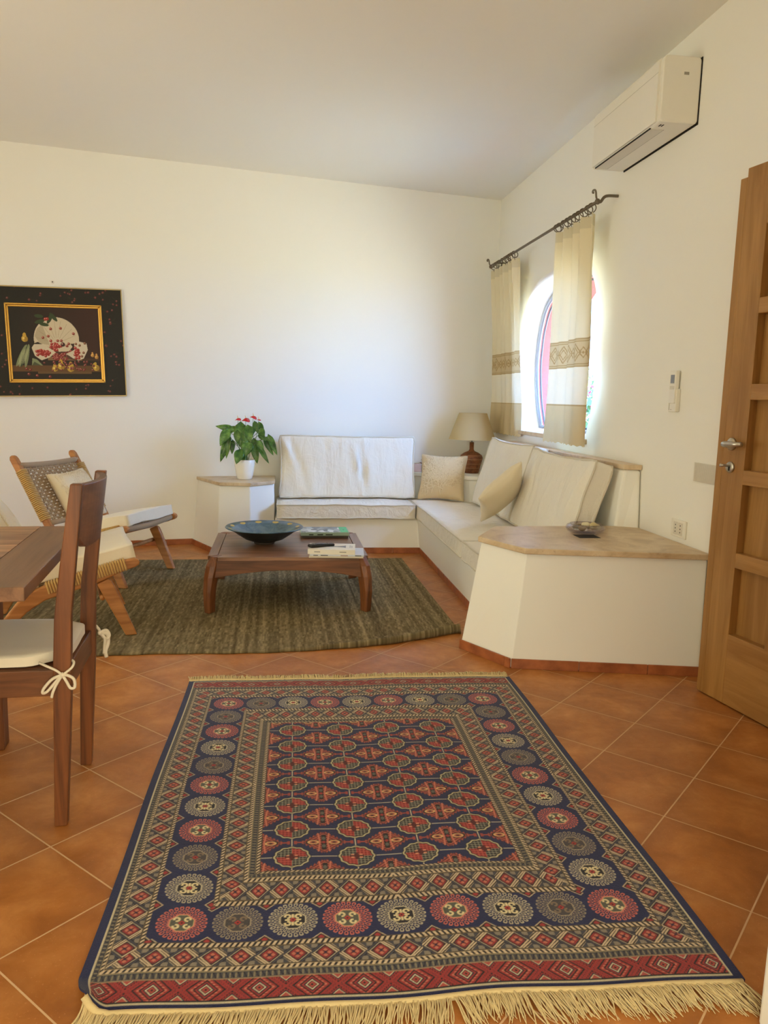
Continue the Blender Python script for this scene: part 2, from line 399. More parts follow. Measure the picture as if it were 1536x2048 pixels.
# ------------------------------------------------------------------ built-in masonry bench
def slab(bm, bot, top, z0, z1):
    loft(bm, [[(x, y, z0) for x, y in bot], [(x, y, z1) for x, y in top]]); bmesh.ops.recalc_face_normals(bm, faces=bm.faces[:])
def skirt(name, path, label, h=0.045, t=0.009):
    bm = bmesh.new()
    for (a, b) in zip(path, path[1:]):
        d = (Vector(b)-Vector(a)).normalized(); nrm = Vector((d.y, -d.x)); L = (Vector(b)-Vector(a)).length
        k = 0.0
        while k < L-1e-4:                                    # individual skirting tiles with thin joints
            e = min(k+0.305, L)
            p, q = Vector(a)+d*(k+0.001), Vector(a)+d*(e-0.001)
            prism(bm, [tuple(p), tuple(q), tuple(q+nrm*t), tuple(p+nrm*t)], 0.0, h); k = e
    return struct(name, bm, M_SKIRT, label, bevel=0.0015, seg=1)

bench = empty('masonry_bench'); tag(bench, 'L shaped white plaster bench base running around the room corner under the cushions', 'bench')
bm = bmesh.new(); slab(bm, [(-0.031, 5.90), (1.10, 5.90), (1.10, 3.845), (1.86, 3.845), (1.86, yb(1.86)-.01), (-0.031, yb(-0.031)-.01)], [(-0.031, 5.92), (1.075, 5.92), (1.075, 3.845), (1.86, 3.845), (1.86, yb(1.86)-.01), (-0.031, yb(-0.031)-.01)], 0.002, 0.27)
obj('bench_base', bm, M_WALL, bench, bevel=0.012, seg=3)
bm = bmesh.new(); slab(bm, [(1.735, 3.86), (1.875, 3.775), (1.875, 6.78), (1.735, 6.745)], [(1.79, 3.85), (1.875, 3.83), (1.875, 6.02), (1.79, 6.02)], 0.27, 0.862)
obj('backrest_wall', bm, M_WALL, bench, bevel=0.015, seg=3)
bm = bmesh.new(); slab(bm, [(1.782, 3.842), (1.876, 3.82), (1.876, 6.03), (1.782, 6.03)], [(1.782, 3.842), (1.876, 3.82), (1.876, 6.03), (1.782, 6.03)], 0.862, 0.889)
o = obj('marble_ledge', bm, M_MARBLE, bench, bevel=0.004); o['label'] = 'beige marble ledge under the window'
ZC = 0.59                                          # corner shelf, its front runs diagonally across the corner
CS = [(0.95, 6.42), (1.115, 6.40), (1.53, 6.108), (1.735, 6.05), (1.735, yb(1.73)-.01), (0.95, yb(.95)-.01)]
bm = bmesh.new(); slab(bm, [(x-.0 if i > 3 else x+.005, y if i > 3 else y-.03) for i, (x, y) in enumerate(CS)], [(x, y if i > 3 else y+.025) for i, (x, y) in enumerate(CS)], 0.27, ZC-.03)
obj('corner_backrest', bm, M_WALL, bench, bevel=0.012, seg=3)
bm = bmesh.new(); slab(bm, CS, CS, ZC-.03, ZC); obj('corner_shelf', bm, M_WALL, bench, bevel=0.006)

ZP = 0.548
lp = empty('plaster_plinth'); tag(lp, 'white plaster side plinth with a beige stone top under the potted plant', 'plinth')
LT = [(-0.655, yb(-.655)-.006), (-0.447, 5.865), (-0.214, 5.845), (-0.034, 6.03), (-0.034, yb(-.034)-.006)]
bm = bmesh.new(); slab(bm, [(-0.69, yb(-.69)-.006), (-0.47, 5.84), (-0.212, 5.83), (-0.032, 6.02), (-0.032, yb(-.032)-.006)], [(-0.645, yb(-.645)-.006), (-0.445, 5.89), (-0.22, 5.868), (-0.042, 6.05), (-0.042, yb(-.042)-.006)], 0.002, ZP-0.026)
obj('plinth_body', bm, M_WALL, lp, bevel=0.008, seg=3)
bm = bmesh.new(); slab(bm, LT, LT, ZP-0.026, ZP); obj('stone_top', bm, M_MARBLE, lp, bevel=0.004)
rp = empty('plaster_plinth'); tag(rp, 'large white plaster plinth with a beige stone top at the near end of the sofa', 'plinth')
ZR = 0.56
RT = [(0.940, 3.545), (1.075, 3.245), (1.876, 3.10), (1.876, 3.83), (1.735, 3.87), (1.10, 3.84)]
bm = bmesh.new(); slab(bm, [(0.882, 3.575), (1.048, 3.278), (1.872, 3.118), (1.872, 3.80), (1.70, 3.84), (1.06, 3.84)], [(0.958, 3.548), (1.092, 3.272), (1.872, 3.128), (1.872, 3.80), (1.70, 3.84), (1.09, 3.83)], 0.002, ZR-0.026)
obj('plinth_body', bm, M_WALL, rp, bevel=0.007, seg=3)
bm = bmesh.new(); slab(bm, RT, RT, ZR-0.026, ZR); obj('stone_top', bm, M_MARBLE, rp, bevel=0.004)
bm = bmesh.new(); prism(bm, [(1.476, 3.171), (1.4775, 3.171), (1.505, 3.86), (1.5035, 3.86)], ZR+0.0001, ZR+0.0006); obj('stone_joint', bm, plain('pale_joint', S(226, 210, 186), 0.6), rp)

skirt('baseboard_bench', [(-0.03, 5.90), (1.10, 5.90)], 'terracotta skirting along the front of the corner bench')
skirt('baseboard_side', [(1.10, 5.89), (1.10, 3.85)], 'terracotta skirting along the long side of the bench')
skirt('baseboard_plinth', [(0.882, 3.575), (1.048, 3.278), (1.872, 3.118)], 'terracotta skirting around the large plinth')
skirt('baseboard_corner', [(-0.69, yb(-.69)-.006), (-0.47, 5.84), (-0.212, 5.83), (-0.032, 6.02)], 'terracotta skirting around the plinth under the plant')
skirt('baseboard_back', [(XL+.02, yb(XL+.02)), (-0.69, yb(-.69))], 'terracotta skirting along the back wall')

# ------------------------------------------------------------------ door leaf, open against the right wall
dr = empty('door_1', mw=frame((1.768, 2.955, 0.0), (0.163, -0.987, 0), (0, 0, 1)))
dr['kind'] = 'structure'; dr['label'] = 'open panelled oak door with a satin handle at the right edge'; dr['category'] = 'door'
# local frame: x along the leaf away from the camera edge, y = towards the right wall
DW, T = 0.84, 0.045
rows = [(0.295, 0.568), (0.628, 0.90), (0.957, 1.229), (1.29, 1.554), (1.613, 1.881)]
sgn = 1 if (dr.matrix_world.to_3x3() @ Vector((0, 1, 0))).x > 0 else -1
def db(bm, x0, z0, x1, z1, d0, d1): 
    y0, y1 = sorted((sgn*d0, sgn*d1)); box(bm, x0, y0, z0, x1, y1, z1)
bm = bmesh.new(); db(bm, 0.0, 0.006, 0.036, 2.075, 0.0, T-0.01); db(bm, 0.036, 0.006, 0.155, 2.107, 0.0, T); db(bm, 0.345, 0.29, 0.475, 1.885, 0.0, T); db(bm, 0.665, 0.006, DW, 2.107, 0.0, T)
obj('stile', bm, M_OAKZ, dr, bevel=0.002, seg=1)
bm = bmesh.new(); zs = [0.006]+[z for r in rows for z in r]+[2.107]
for z0, z1 in zip(zs[0::2], zs[1::2]):
    if z0 == 0.006 or z1 == 2.107: db(bm, 0.155, z0, 0.665, z1, 0.0, T)
    else: db(bm, 0.155, z0, 0.345, z1, 0.0, T); db(bm, 0.475, z0, 0.665, z1, 0.0, T)
obj('rail', bm, M_OAKY, dr, bevel=0.002, seg=1)
for k, (z0, z1) in enumerate(rows):
    for x0, x1 in ((0.15, 0.35), (0.47, 0.67)):
        bm = bmesh.new(); db(bm, x0, z0-0.006, x1, z1+0.006, T-0.009, T+0.002); obj('door_panel', bm, M_OAKZ, dr)
hd = empty('door_handle'); hd.parent = dr; hd.location = (0.082, -sgn*0.0, 1.055)
n_ = -sgn
bm = bmesh.new(); lathe(bm, [(0.0, 0), (0.025, 0), (0.025, 0.006), (0.021, 0.009), (0.0, 0.009)], 24)
for v in bm.verts: v.co = Vector((v.co.x, n_*v.co.z, v.co.y))
bmesh.ops.recalc_face_normals(bm, faces=bm.faces[:]); obj('rose', bm, M_STEEL, hd, smooth=True)
bm = bmesh.new(); tube(bm, [(0, n_*.006, 0), (0, n_*.03, 0), (0.006, n_*.046, 0), (0.03, n_*.05, 0.0), (0.06, n_*.048, .002), (0.10, n_*.046, .004)], [.009, .009, .012, .0125, .011, .0095], 12)
obj('lever', bm, M_STEEL, hd, smooth=True)
kh = empty('keyhole'); kh.parent = dr; kh.location = (0.085, 0, 0.963)
bm = bmesh.new(); lathe(bm, [(0.0, 0), (0.022, 0), (0.022, 0.006), (0.018, 0.008), (0.0, 0.008)], 24)
for v in bm.verts: v.co = Vector((v.co.x, n_*v.co.z, v.co.y))
bmesh.ops.recalc_face_normals(bm, faces=bm.faces[:]); obj('escutcheon', bm, M_STEEL, kh, smooth=True)
bm = bmesh.new(); y0, y1 = sorted((n_*.008, n_*.0095)); box(bm, -.0035, y0, -.014, .0035, y1, 0.004); obj('key_slot', bm, M_GAP, kh)
bm = bmesh.new(); tube(bm, [(0, n_*.008, .005), (0, n_*.028, .007), (-.004, n_*.048, .008)], [.004, .005, .007], 8)
obj('key', bm, M_STEEL, kh, smooth=True)
# ------------------------------------------------------------------ cushions
def cushion(name, w, h, t, mw, mat, edge=0.6, pinch=0.04, n=16, wr=0.006, piping=None, prad=0.005, seed=0, sag=0.0, corner=0.14, rnd_=0.22, folds=()):
    """box (edge>0.3) or knife-edge (edge~0.08) cushion: local x width, z height (from 0 up), y thickness"""
    def pos(u, v, s):
        r = corner
        cu = u*(1-pinch*(1-v*v)*abs(u)**3) ; cv = v*(1-pinch*(1-u*u)*abs(v)**3)
        # rounded corners
        k = max(0.0, abs(u)-(1-r))/r*max(0.0, abs(v)-(1-r))/r
        cu -= math.copysign(k*r*rnd_, u); cv -= math.copysign(k*r*rnd_, v)
        th = edge+(1-edge)*(max(0, 1-abs(u)**2.4)*max(0, 1-abs(v)**2.4))**0.55
        x, z, y = cu*w/2, (cv+1)*h/2, s*th*t/2
        nz = noise.noise(Vector((x*6+seed, z*6, y*5+seed)))*wr + noise.noise(Vector((x*15+seed*3, z*5, y*9)))*wr*0.6
        for (fx, fw, fa, fs) in folds:          # soft pulled creases in the loose cover
            xx = (x/(w/2)-fx-fs*(cv*.5))/fw; y += 1.7*s*fa*math.exp(-xx*xx)*(1-abs(v)**4)*(0.6+0.4*sin(3*v+fx*9))
        y += nz*(0.35+abs(s)) ; z += nz*0.6; z -= sag*(1-u*u)*(cv+1)/2
        return Vector((x, y, z))
    bm = bmesh.new(); bmesh.ops.create_cube(bm, size=2.0)
    bmesh.ops.subdivide_edges(bm, edges=bm.edges[:], cuts=n, use_grid_fill=True)
    for vtx in bm.verts: vtx.co = pos(vtx.co.x, vtx.co.z, vtx.co.y)
    bmesh.ops.recalc_face_normals(bm, faces=bm.faces[:])
    o = obj(name, bm, mat, smooth=True); o.matrix_world = mw
    if piping:
        m = 12
        for s in (-1, 1):
            path = [pos(-1+2*i/m, -1, s) for i in range(m)]+[pos(1, -1+2*i/m, s) for i in range(m)]+[pos(1-2*i/m, 1, s) for i in range(m)]+[pos(-1, 1-2*i/m, s) for i in range(m)]
            bm = bmesh.new(); tube(bm, path, prad, 6, closed=True); obj('piping', bm, piping, o, smooth=True)
    return o

ZSEAT = 0.27
# seat cushions (thickness is vertical): local z runs horizontally backwards
def seat(name, x0, x1, y0, y1, along, label, seed, t=0.115):
    cx, cy = (x0+x1)/2, (y0+y1)/2
    if along == 'x':
        mw = frame((cx, y0, ZSEAT+t/2+.002), (1, 0, 0), (0, 1, 0)); w, h = x1-x0, y1-y0
    else:
        mw = frame((x0, cy, ZSEAT+t/2+.002), (0, -1, 0), (1, 0, 0)); w, h = y1-y0, x1-x0
    o = cushion(name, w, h, t, mw, M_LINEN, edge=0.88, pinch=0.012, wr=0.006, piping=M_PIPE, seed=seed, corner=0.06)
    tag(o, label, 'cushion', 'loose seat cushions on the corner bench'); return o
seat('seat_cushion', -0.022, 1.055, 5.875, 6.36, 'x', 'long white seat cushion along the back wall behind the coffee table', 1)
seat('seat_cushion', 1.062, 1.715, 4.40, 6.31, 'y', 'white seat cushion in the sofa corner under the coral-patterned pillow', 4)
seat('seat_cushion', 1.062, 1.715, 3.86, 4.385, 'y', 'short white seat cushion beside the large stone-topped plinth', 9)
def back(name, origin, xdir, zdir, w, h, t, label, seed, sag=0.0, folds=()):
    o = cushion(name, w, h, t, frame(origin, xdir, zdir), M_LINEN, edge=0.62, pinch=0.035, n=40, wr=0.010, piping=M_PIPE, prad=0.0065, seed=seed, sag=sag, corner=0.1, folds=folds)
    tag(o, label, 'cushion', 'white back cushions on the sofa'); return o
back('back_cushion', (0.548, 6.225, 0.391), (1, 0.045, 0), (-0.03, 0.17, 0.98), 1.11, 0.50, 0.15, 'wide white back cushion against the back wall beside the plant', 2, 0.0, ((.12, .035, .014, -.10), (.20, .03, -.012, -.12), (.30, .04, .010, -.08), (-.80, .05, .012, -.3), (-.70, .03, -.010, -.35), (.55, .03, .006, .05), (-.25, .04, .006, -.05)))
back('back_cushion', (1.566, 5.475, 0.391), (0, -1, 0), (0.28, 0, 0.96), 1.03, 0.535, 0.15, 'white back cushion nearest the lamp in the sofa corner', 5, 0.012, ((.3, .05, .008, .1), (-.4, .05, -.006, .2)))
back('back_cushion', (1.566, 4.425, 0.391), (0, -1, 0), (0.28, 0, 0.96), 1.05, 0.52, 0.16, 'white back cushion beside the large plinth with the glass dish', 8, 0.012, ((.80, .05, .010, .25), (.1, .06, .006, .1), (-.5, .05, -.007, -.2)))

# coral motif in raised cord, drawn on local cushion face
def coral(parent, w, h, ysurf, mat, seed=1, n=7, r=0.003, sgn=-1):
    rnd = random.Random(seed); bm = bmesh.new()
    def branch(p, a, L, d):
        pts = [p]; x, z = p
        for k in range(5):
            a += rnd.uniform(-.25, .25); x += cos(a)*L/5; z += sin(a)*L/5
            if abs(x) > w*0.42 or z > h*0.93 or z < h*0.06: break
            pts.append((x, z))
        if len(pts) > 1:
            tube(bm, [(q[0], ysurf(q[0], q[1]), q[1]) for q in pts], r*(1-.12*d), 5)
        if d < 3:
            for q in pts[1:]:
                for s in (-1, 1):
                    if rnd.random() < (0.75 if d < 2 else 0.45): branch(q, a+s*rnd.uniform(.45, .95), L*0.62, d+1)
    for a in (1.15, 1.57, 2.0): branch((0, h*0.1), a, h*0.62, 0)
    return obj('coral_embroidery', bm, mat, parent, smooth=True)
def ysurf_of(w, h, t, edge):
    def f(x, z):
        u, v = x/(w/2), z/h*2-1
        th = edge+(1-edge)*(max(0, 1-abs(u)**2.4)*max(0, 1-abs(v)**2.4))**0.55
        return FACE*(th*t/2+0.001)
    return f
M_CORAL = fabric('ivory_cord', S(230, 214, 182), wr=0)
M_BEIGE = fabric('beige_linen', S(212, 192, 156))
# which local y side faces the room for a frame with these x and z directions: z cross x
FACE = -1
p = cushion('throw_pillow', 0.39, 0.39, 0.13, frame((1.295, 6.115, 0.39), (0.31, -0.12, 0.0), (0.10, 0.12, 0.38)), M_BEIGE, edge=0.10, pinch=0.10, seed=3, wr=0.004)
tag(p, 'beige throw pillow with a raised coral motif in the sofa corner below the lamp', 'pillow', 'coral pillows')
coral(p, 0.39, 0.39, ysurf_of(0.39, 0.39, 0.13, 0.10), M_CORAL, 5)
p = cushion('throw_pillow', 0.38, 0.38, 0.13, frame((1.288, 4.852, 0.490), (-0.272, -0.792, 0.505), (0.774, 0.141, 0.646)), M_CREAM, edge=0.09, pinch=0.10, n=24, seed=13, wr=0.006)
tag(p, 'plain cream throw pillow leaning where the two side back cushions meet', 'pillow')

# ------------------------------------------------------------------ coffee table
ZRUG = 0.012
ct = empty('coffee_table', (0.055, 4.62, ZRUG)); tag(ct, 'low walnut coffee table with curved legs on the olive flatweave rug', 'table')
hw, hd_, zt = 0.44, 0.415, 0.308
bm = bmesh.new(); c = 0.055
pts = [(-hw+c+.01, -hd_), (hw-c-.01, -hd_), (hw-c, -hd_+.01), (hw, -hd_+c), (hw, hd_-c), (hw-c, hd_), (-hw+c, hd_), (-hw, hd_-c), (-hw, -hd_+c), (-hw+c, -hd_+.01)]
iw, ih = hw-0.052, hd_-0.008
prism(bm, [(-iw, -ih), (iw, -ih), (iw, ih), (-iw, ih)], zt-0.022, zt); obj('tabletop', bm, M_TOPX, ct, bevel=0.002)
for s in (-1, 1):
    bm = bmesh.new(); xa, xb = sorted((s*(hw-0.049), s*(hw+0.002))); ce = 0.045
    prism(bm, [(xa, -hd_+ce+(0.03 if s > 0 else 0.0)), (xb, -hd_+ce+(0 if s > 0 else .03)), (xb, hd_-ce-(0 if s > 0 else .03)), (xa, hd_-ce-(0.03 if s > 0 else 0.0))], zt-0.022, zt+0.001)
    obj('end_rail', bm, M_TOPY, ct, bevel=0.002)
def apron(along, s):
    bm = bmesh.new(); n = 14; L = (hw if along == 'x' else hd_)-0.035; ring0 = []; up, lo = [], []
    for i in range(n+1):
        u = -1+2*i/n; up.append((u*L, zt-0.018)); lo.append((u*L, zt-0.115+0.042*(1-u*u)))
    a0, a1 = sorted((s*((hd_ if along == 'x' else hw)-0.030), s*((hd_ if along == 'x' else hw)-0.004)))
    prism(bm, lo+up[::-1], a0, a1, 'y' if along == 'x' else 'x'); return obj('apron', bm, M_WALX if along == 'x' else M_WALY, ct, bevel=0.002)
for s in (-1, 1): apron('x', s); apron('y', s)
for sx in (-1, 1):
    for sy in (-1, 1):
        bm = bmesh.new(); rings = []
        for z, out, sz in ((0.0, 0.018, 0.056), (0.05, 0.022, 0.060), (0.12, 0.024, 0.066), (0.20, 0.020, 0.074), (0.26, 0.009, 0.076), (zt+.001, -0.013, 0.062)):
            ox, oy = hw+out, hd_+out; q = sz; ch = 0.022                # outer corner is chamfered
            r = [(ox-q, oy-q), (ox-q+0.012, oy-q), (ox, oy-q+0.012+.012), (ox, oy-ch), (ox-ch, oy), (ox-q+.024, oy), (ox-q, oy-q+0.012)]
            rings.append([(sx*a, sy*b, z) for a, b in r])
        loft(bm, rings); bmesh.ops.recalc_face_normals(bm, faces=bm.faces[:]); obj('leg', bm, M_WALZ, ct, bevel=0.003)

# ------------------------------------------------------------------ bowl, books, remote on the coffee table
TZ = ZRUG+zt+0.0005
bw = empty('decorative_bowl', (-0.088, 4.63, TZ)); tag(bw, 'wide dark blue glazed bowl with yellow spots on the coffee table', 'bowl')
t = NT('blue_glaze'); v = t.co(); n1 = t.noise(v, 12, 5, 0.6, 0.8); n2 = t.noise(v, 40, 3)
c = t.ramp(n1, [(0.3, S(40, 66, 84)), (0.5, S(70, 100, 122)), (0.7, S(104, 126, 140))]); c = t.mix(t.math('MULTIPLY', t.math('GREATER_THAN', n2, 0.6), 0.25), c, S(122, 138, 138))
M_BLUE = t.fin(c, 0.3)
t = NT('dark_glaze'); v = t.co(); n1 = t.noise(v, 16, 4); M_DARKB = t.fin(t.ramp(n1, [(0.35, S(14, 28, 34)), (0.7, S(36, 52, 54))]), 0.4)
prof_in = [(0.0, 0.022), (0.06, 0.024), (0.11, 0.040), (0.155, 0.066), (0.185, 0.088), (0.228, 0.104)]
prof_out = [(0.232, 0.100), (0.226, 0.096), (0.188, 0.081), (0.158, 0.058), (0.115, 0.030), (0.07, 0.014)]
bm = bmesh.new(); lathe(bm, prof_in+prof_out[:2], 56)
bmesh.ops.recalc_face_normals(bm, faces=bm.faces[:]); obj('bowl_interior', bm, M_BLUE, bw, smooth=True)
bm = bmesh.new(); lathe(bm, [(0.2315, 0.1), (0.226, 0.0958)]+prof_out[2:]+[(0.0, 0.013)], 56); obj('bowl_exterior', bm, M_DARKB, bw, smooth=True)
bm = bmesh.new(); lathe(bm, [(0.058, 0.0), (0.062, 0.006), (0.062, 0.016), (0.0, 0.016), (0.0, 0.0)], 32); obj('foot', bm, plain('unglazed_foot', S(60, 48, 40), 0.8), bw, smooth=False)
M_YEL = plain('yellow_glaze', S(200, 172, 84), 0.35)
for k in range(12):
    a = 2*pi*k/12+0.2; bm = bmesh.new()
    ring = []; 
    for q in range(10):
        b = 2*pi*q/10; rr = 0.203+0.012*sin(b)*(1+.15*sin(3*b)); aa = a+0.095*cos(b)*(1+.1*cos(2*b)); z = 0.088+(rr-0.185)*0.372+0.0012
        ring.append((rr*cos(aa), rr*sin(aa), z))
    loft(bm, [ring, [(x, y, z+0.0008) for x, y, z in ring]]); bmesh.ops.recalc_face_normals(bm, faces=bm.faces[:]); obj('yellow_spot', bm, M_YEL, bw)
def book(name, cx, cy, z, w, d, h, rz, cover, label, group, page=M_PAPER, spine=True, cat='book', paperback=True):
    o = empty(name, (cx, cy, z), rz); tag(o, label, cat, group)
    cv = 0.0012 if paperback else 0.0025; ov = 0.0 if paperback else 0.003
    bm = bmesh.new(); box(bm, -w/2, -d/2, 0, w/2, d/2, cv); box(bm, -w/2, -d/2, h-cv, w/2, d/2, h); box(bm, -w/2, -d/2, cv, w/2, -d/2+cv, h-cv)
    obj('cover', bm, cover, o, bevel=0.0006, seg=1)
    bm = bmesh.new(); box(bm, -w/2+ov+.0005, -d/2+cv, cv, w/2-ov-.0005, d/2-ov-.001, h-cv); obj('pages', bm, page, o)
    return o
M_BKW = plain('white_book_cover', S(230, 224, 210), 0.45); M_MAGB = plain('magazine_blue_white', S(206, 210, 218), 0.4); M_MAGC = plain('magazine_cream', S(214, 204, 186), 0.5)
M_GREEN = plain('green_sticker', S(84, 190, 130), 0.5); M_BKD = plain('dark_book_cover', S(74, 62, 50), 0.5)
t = NT('photo_grid_cover'); v = t.co((28, 22, 1)); ck = t.n('ShaderNodeTexVoronoi'); t.l(v, ck.inputs['Vector']); ck.inputs['Scale'].default_value = 1.0
M_PHOTO = t.fin(t.ramp(ck.outputs['Color'], [(0.15, S(70, 78, 80)), (0.5, S(138, 146, 148)), (0.85, S(214, 218, 216))]), 0.35)
b = book('book', 0.288, 4.905, TZ, 0.29, 0.20, 0.016, 0.0, M_BKD, 'dark-covered book at the bottom of the rear stack on the coffee table', 'books on the coffee table', plain('tan_pages', S(170, 152, 122), 0.8))
b = book('book', 0.284, 4.898, TZ+0.016, 0.305, 0.21, 0.022, 0.01, plain('pale_green_spine', S(150, 172, 156), 0.4), 'book with a grid of grey photos and a green corner on the rear stack', 'books on the coffee table')
bm = bmesh.new(); box(bm, -0.147, -0.10, 0.022, 0.098, 0.10, 0.0226); obj('photo_cover', bm, M_PHOTO, b)
bm = bmesh.new(); box(bm, 0.099, -0.10, 0.022, 0.148, 0.10, 0.0226); obj('green_corner', bm, M_GREEN, b)
bm = bmesh.new(); box(bm, 0.118, -0.02, 0.0226, 0.128, -0.005, 0.0229); obj('mark', bm, plain('dark_green_mark', S(30, 110, 70)), b)
for k in range(3):
    bm = bmesh.new(); box(bm, -0.10+k*0.052, -0.1054, 0.004, -0.072+k*0.052+.008*k, -0.1048, 0.010); obj('spine_mark', bm, M_GAP, b)
fx, fy = 0.308, 4.30
book('magazine', fx+0.012, fy-0.004, TZ, 0.30, 0.21, 0.008, -0.07, M_MAGC, 'cream magazine at the bottom of the front stack on the coffee table', 'books on the coffee table', cat='magazine')
m = book('magazine', fx+0.018, fy+0.002, TZ+0.008, 0.30, 0.205, 0.009, -0.085, M_MAGB, 'blue and white magazine under the thick white paperback', 'books on the coffee table', cat='magazine')
for k, (x0, x1) in enumerate(((-0.13, -0.105), (-0.09, -0.05), (0.02, 0.06), (0.10, 0.135))):
    bm = bmesh.new(); box(bm, x0, -0.1032, 0.002, x1, -0.1024, 0.006); obj('spine_print', bm, plain('spine_print_%d' % k, (S(90, 84, 78), S(60, 56, 52), S(150, 110, 90), S(40, 38, 36))[k]), m)
b = book('book', fx-0.012, fy-0.002, TZ+0.017, 0.262, 0.185, 0.027, -0.10, M_BKW, 'thick white paperback with a grey tower picture on the front stack', 'books on the coffee table')
bm = bmesh.new(); prism(bm, [(-0.04, -0.006), (0.03, -0.010), (0.062, -0.020), (0.078, -0.034), (0.078, 0.034), (0.062, 0.020), (0.03, 0.010), (-0.04, 0.006)], 0.027, 0.0274); obj('tower_picture', bm, plain('grey_print', S(132, 134, 140)), b)
bm = bmesh.new()
for k in range(3): box(bm, 0.100+k*0.006, -0.03, 0.027, 0.1025+k*0.006, 0.045-.01*k, 0.0273)
obj('title_print', bm, plain('soft_grey_print', S(150, 148, 146)), b)
bm = bmesh.new(); box(bm, -0.095, -0.0932, 0.011, -0.062, -0.0924, 0.016); obj('spine_print', bm, M_GREYLAB, b)
bm = bmesh.new(); box(bm, 0.045, -0.0932, 0.011, 0.082, -0.0924, 0.016); obj('spine_print', bm, M_GREYLAB, b)
rm = empty('remote_control', (fx-0.072, fy-0.004, TZ+0.0442), 0.42); tag(rm, 'black remote control lying on the thick white paperback', 'remote control')
bm = bmesh.new(); r_ = []
for x, w, z0, z1 in ((-0.078, 0.016, .004, .014), (-0.072, 0.022, .001, .018), (-0.03, 0.021, 0, .019), (0.03, 0.018, 0, .016), (0.072, 0.019, 0, .014), (0.078, 0.012, .003, .011)):
    r_.append([(x, -w, z0), (x, w, z0), (x, w*1.02, (z0+z1)*.6), (x, w*.8, z1), (x, -w*.8, z1), (x, -w*1.02, (z0+z1)*.6)])
loft(bm, r_); bmesh.ops.recalc_face_normals(bm, faces=bm.faces[:]); obj('remote_body', bm, M_BLACK, rm, bevel=0.0015)
for i in range(5):
    for j in range(3):
        bm = bmesh.new(); ball(bm, (-0.05+i*0.022, -0.010+j*0.010, .0183-.0007*i), .0042, .0032, .0016, 8); obj('button', bm, M_GREYLAB if (i+j) % 4 == 0 else plain('dark_button', S(48, 48, 50)) if 'dark_button' not in bpy.data.materials else bpy.data.materials['dark_button'], rm, smooth=True)
